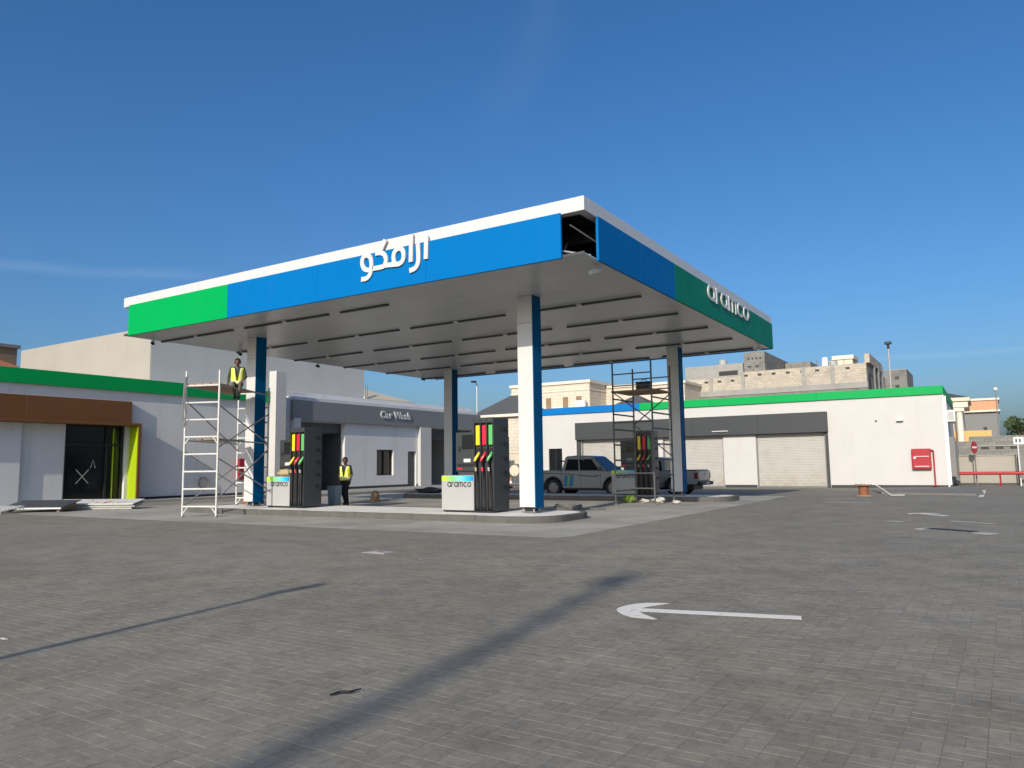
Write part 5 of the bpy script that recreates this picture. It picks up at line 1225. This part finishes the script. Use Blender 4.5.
MB().add([(-3.4, -.4, 7.45), (.95, -.4, 7.45), (.95, 8.2, 7.45), (-3.4, 8.2, 7.45), (-1.3, 3.5, 8.3)], [(0, 1, 4), (1, 2, 4), (2, 3, 4), (3, 0, 4), (3, 2, 1, 0)]).build('roof', 'rooftile', cv)
pc = thing('peach_house', 'peach and grey flat roofed house above the grey block wall', 'building', (-.2, 128, 0))
bx('wall', 'greywall', pc, -2.4, 1.72, 0, 9, 0, 8.1); bx('wall', 'peach', pc, -2.4, 1.74, -.3, 9, 8.35, 9.75); bx('cornice', 'cream2', pc, -2.5, 1.95, -.5, 9.1, 8.1, 8.35); bx('cornice', 'cream2', pc, -2.5, 1.95, -.5, 9.1, 9.75, 10.05)
def lamp(name, label, loc, h, head, m='dullsteel', r=.06):
    t = thing(name, label, 'lamp post', loc); MB().cyl((0, 0, 0), (0, 0, h), r, r*.6, n=10).build('pole', m, t, smooth=True)
    if head == 'globe': MB().sphere((0, 0, h+.22), .26, 14, 9).build('globe', 'whiteplastic', t, smooth=True)
    elif head == 'flood':
        MB().tube([(0, 0, h-.1), (.0, -.2, h+.1), (0, -.5, h+.15)], .04, 6).build('arm', m, t); bx('lamp_head', 'black', t, -.22, .22, -.75, -.35, h+.10, h+.26, b=.03)
    else: bx('lamp_head', 'black', t, -.28, .28, -.2, .2, h-.02, h+.2, b=.04); MB().cyl((0, 0, h-.4), (0, 0, h-.02), .10, n=8).build('collar', 'black', t)
    return t
lamp('lamp_post', 'pale lamp post with a dark head rising behind the green roof band', (-6.75, 72, -.34), 11.7, 'box', 'cabinet', .095)
lamp('lamp_post', 'slim lamp post with a globe beside the peach house', (1.28, 118, 0), 10.3, 'globe', 'dullsteel', .09)
lamp('lamp_post', 'thin lamp post behind the rear column and the middle pump', (-41.7, 60, 0), 9.3, 'flood', 'steel', .11)
# lamp posts beside the forecourt entrance behind the camera: their shadows cross the paving
def street_lamp(label, tip, H, r0, r1, headlen):
    k = H/math.tan(el); bxp = tip[0]+math.sin(az)*k; byp = tip[1]-math.cos(az)*k
    t = thing('street_lamp', label, 'street lamp', (bxp, byp, -.012), group='street lamps behind the viewpoint')
    MB().cyl((0, 0, 0), (0, 0, H), r0, r1, n=14).build('pole', 'steel', t, smooth=True)
    bx('lamp_head', 'darkgrey', t, -headlen/2, headlen/2, -.35, .35, H-.02, H+.12, b=.03); bx('foot', 'concrete', t, -.3, .3, -.3, .3, 0, .2, b=.02)
    return t
street_lamp('slim street lamp casting the thin shadow on the left paving', (-6.72, 6.0), 5.2, .055, .045, .16)
street_lamp('tall street lamp casting the broad soft shadow on the paving', (-3.80, 8.3), 17, .11, .09, .40)

# ------------------------------------------------------------------ trees
def tree(label, loc, h, rad, seed, n=2600):
    t = thing('tree', label, 'tree', loc); rr = random.Random(seed)
    tr = MB().tube([(0, 0, 0), (.05, .02, h*.25), (-.03, .05, h*.5), (.02, 0, h*.8)], [.22, .17, .12, .04], 9); limbs = []
    for k in range(9):
        a = rr.uniform(0, 6.28); z = h*rr.uniform(.3, .6); l = rad*rr.uniform(.5, .9)
        e = (math.cos(a)*l, math.sin(a)*l, z+h*rr.uniform(.15, .32)); limbs.append(e)
        tr.tube([(0, 0, z), (e[0]*.5, e[1]*.5, (z+e[2])/2+.1), e], [.08, .05, .015], 6)
    tr.build('trunk', 'bark', t, smooth=True)
    clumps = [(e[0]*1.05, e[1]*1.05, e[2]+.1, rad*rr.uniform(.28, .45)) for e in limbs]+[(rr.uniform(-.5, .5)*rad, rr.uniform(-.5, .5)*rad, h*rr.uniform(.6, .95), rad*rr.uniform(.25, .42)) for _ in range(9)]
    vs, fs = [], []
    for k in range(n):
        cx, cy, cz, cr_ = rr.choice(clumps); v = Vector((rr.gauss(0, 1), rr.gauss(0, 1), rr.gauss(0, 1))).normalized()*cr_*(rr.random()**.4)
        c = Vector((cx, cy, cz+v.z*.8))+Vector((v.x, v.y, 0)); a = Vector((rr.gauss(0, 1), rr.gauss(0, 1), rr.gauss(0, .6))).normalized(); b_ = a.orthogonal().normalized(); s_ = rad*rr.uniform(.05, .09); i = len(vs)
        vs += [c-a*s_, c+b_*s_*.5, c+a*s_, c-b_*s_*.5]; fs.append((i, i+1, i+2, i+3))
    MB().add(vs, fs).build('crown', 'leaf', t, fix=False); return t
tree('dark green tree beyond the peach house at the right edge', (3.3, 97, -.4), 6.3, 2.0, 3)
tree('dark green tree at the right edge, outer one of the pair', (6.2, 97, -.4), 6.8, 2.4, 5)
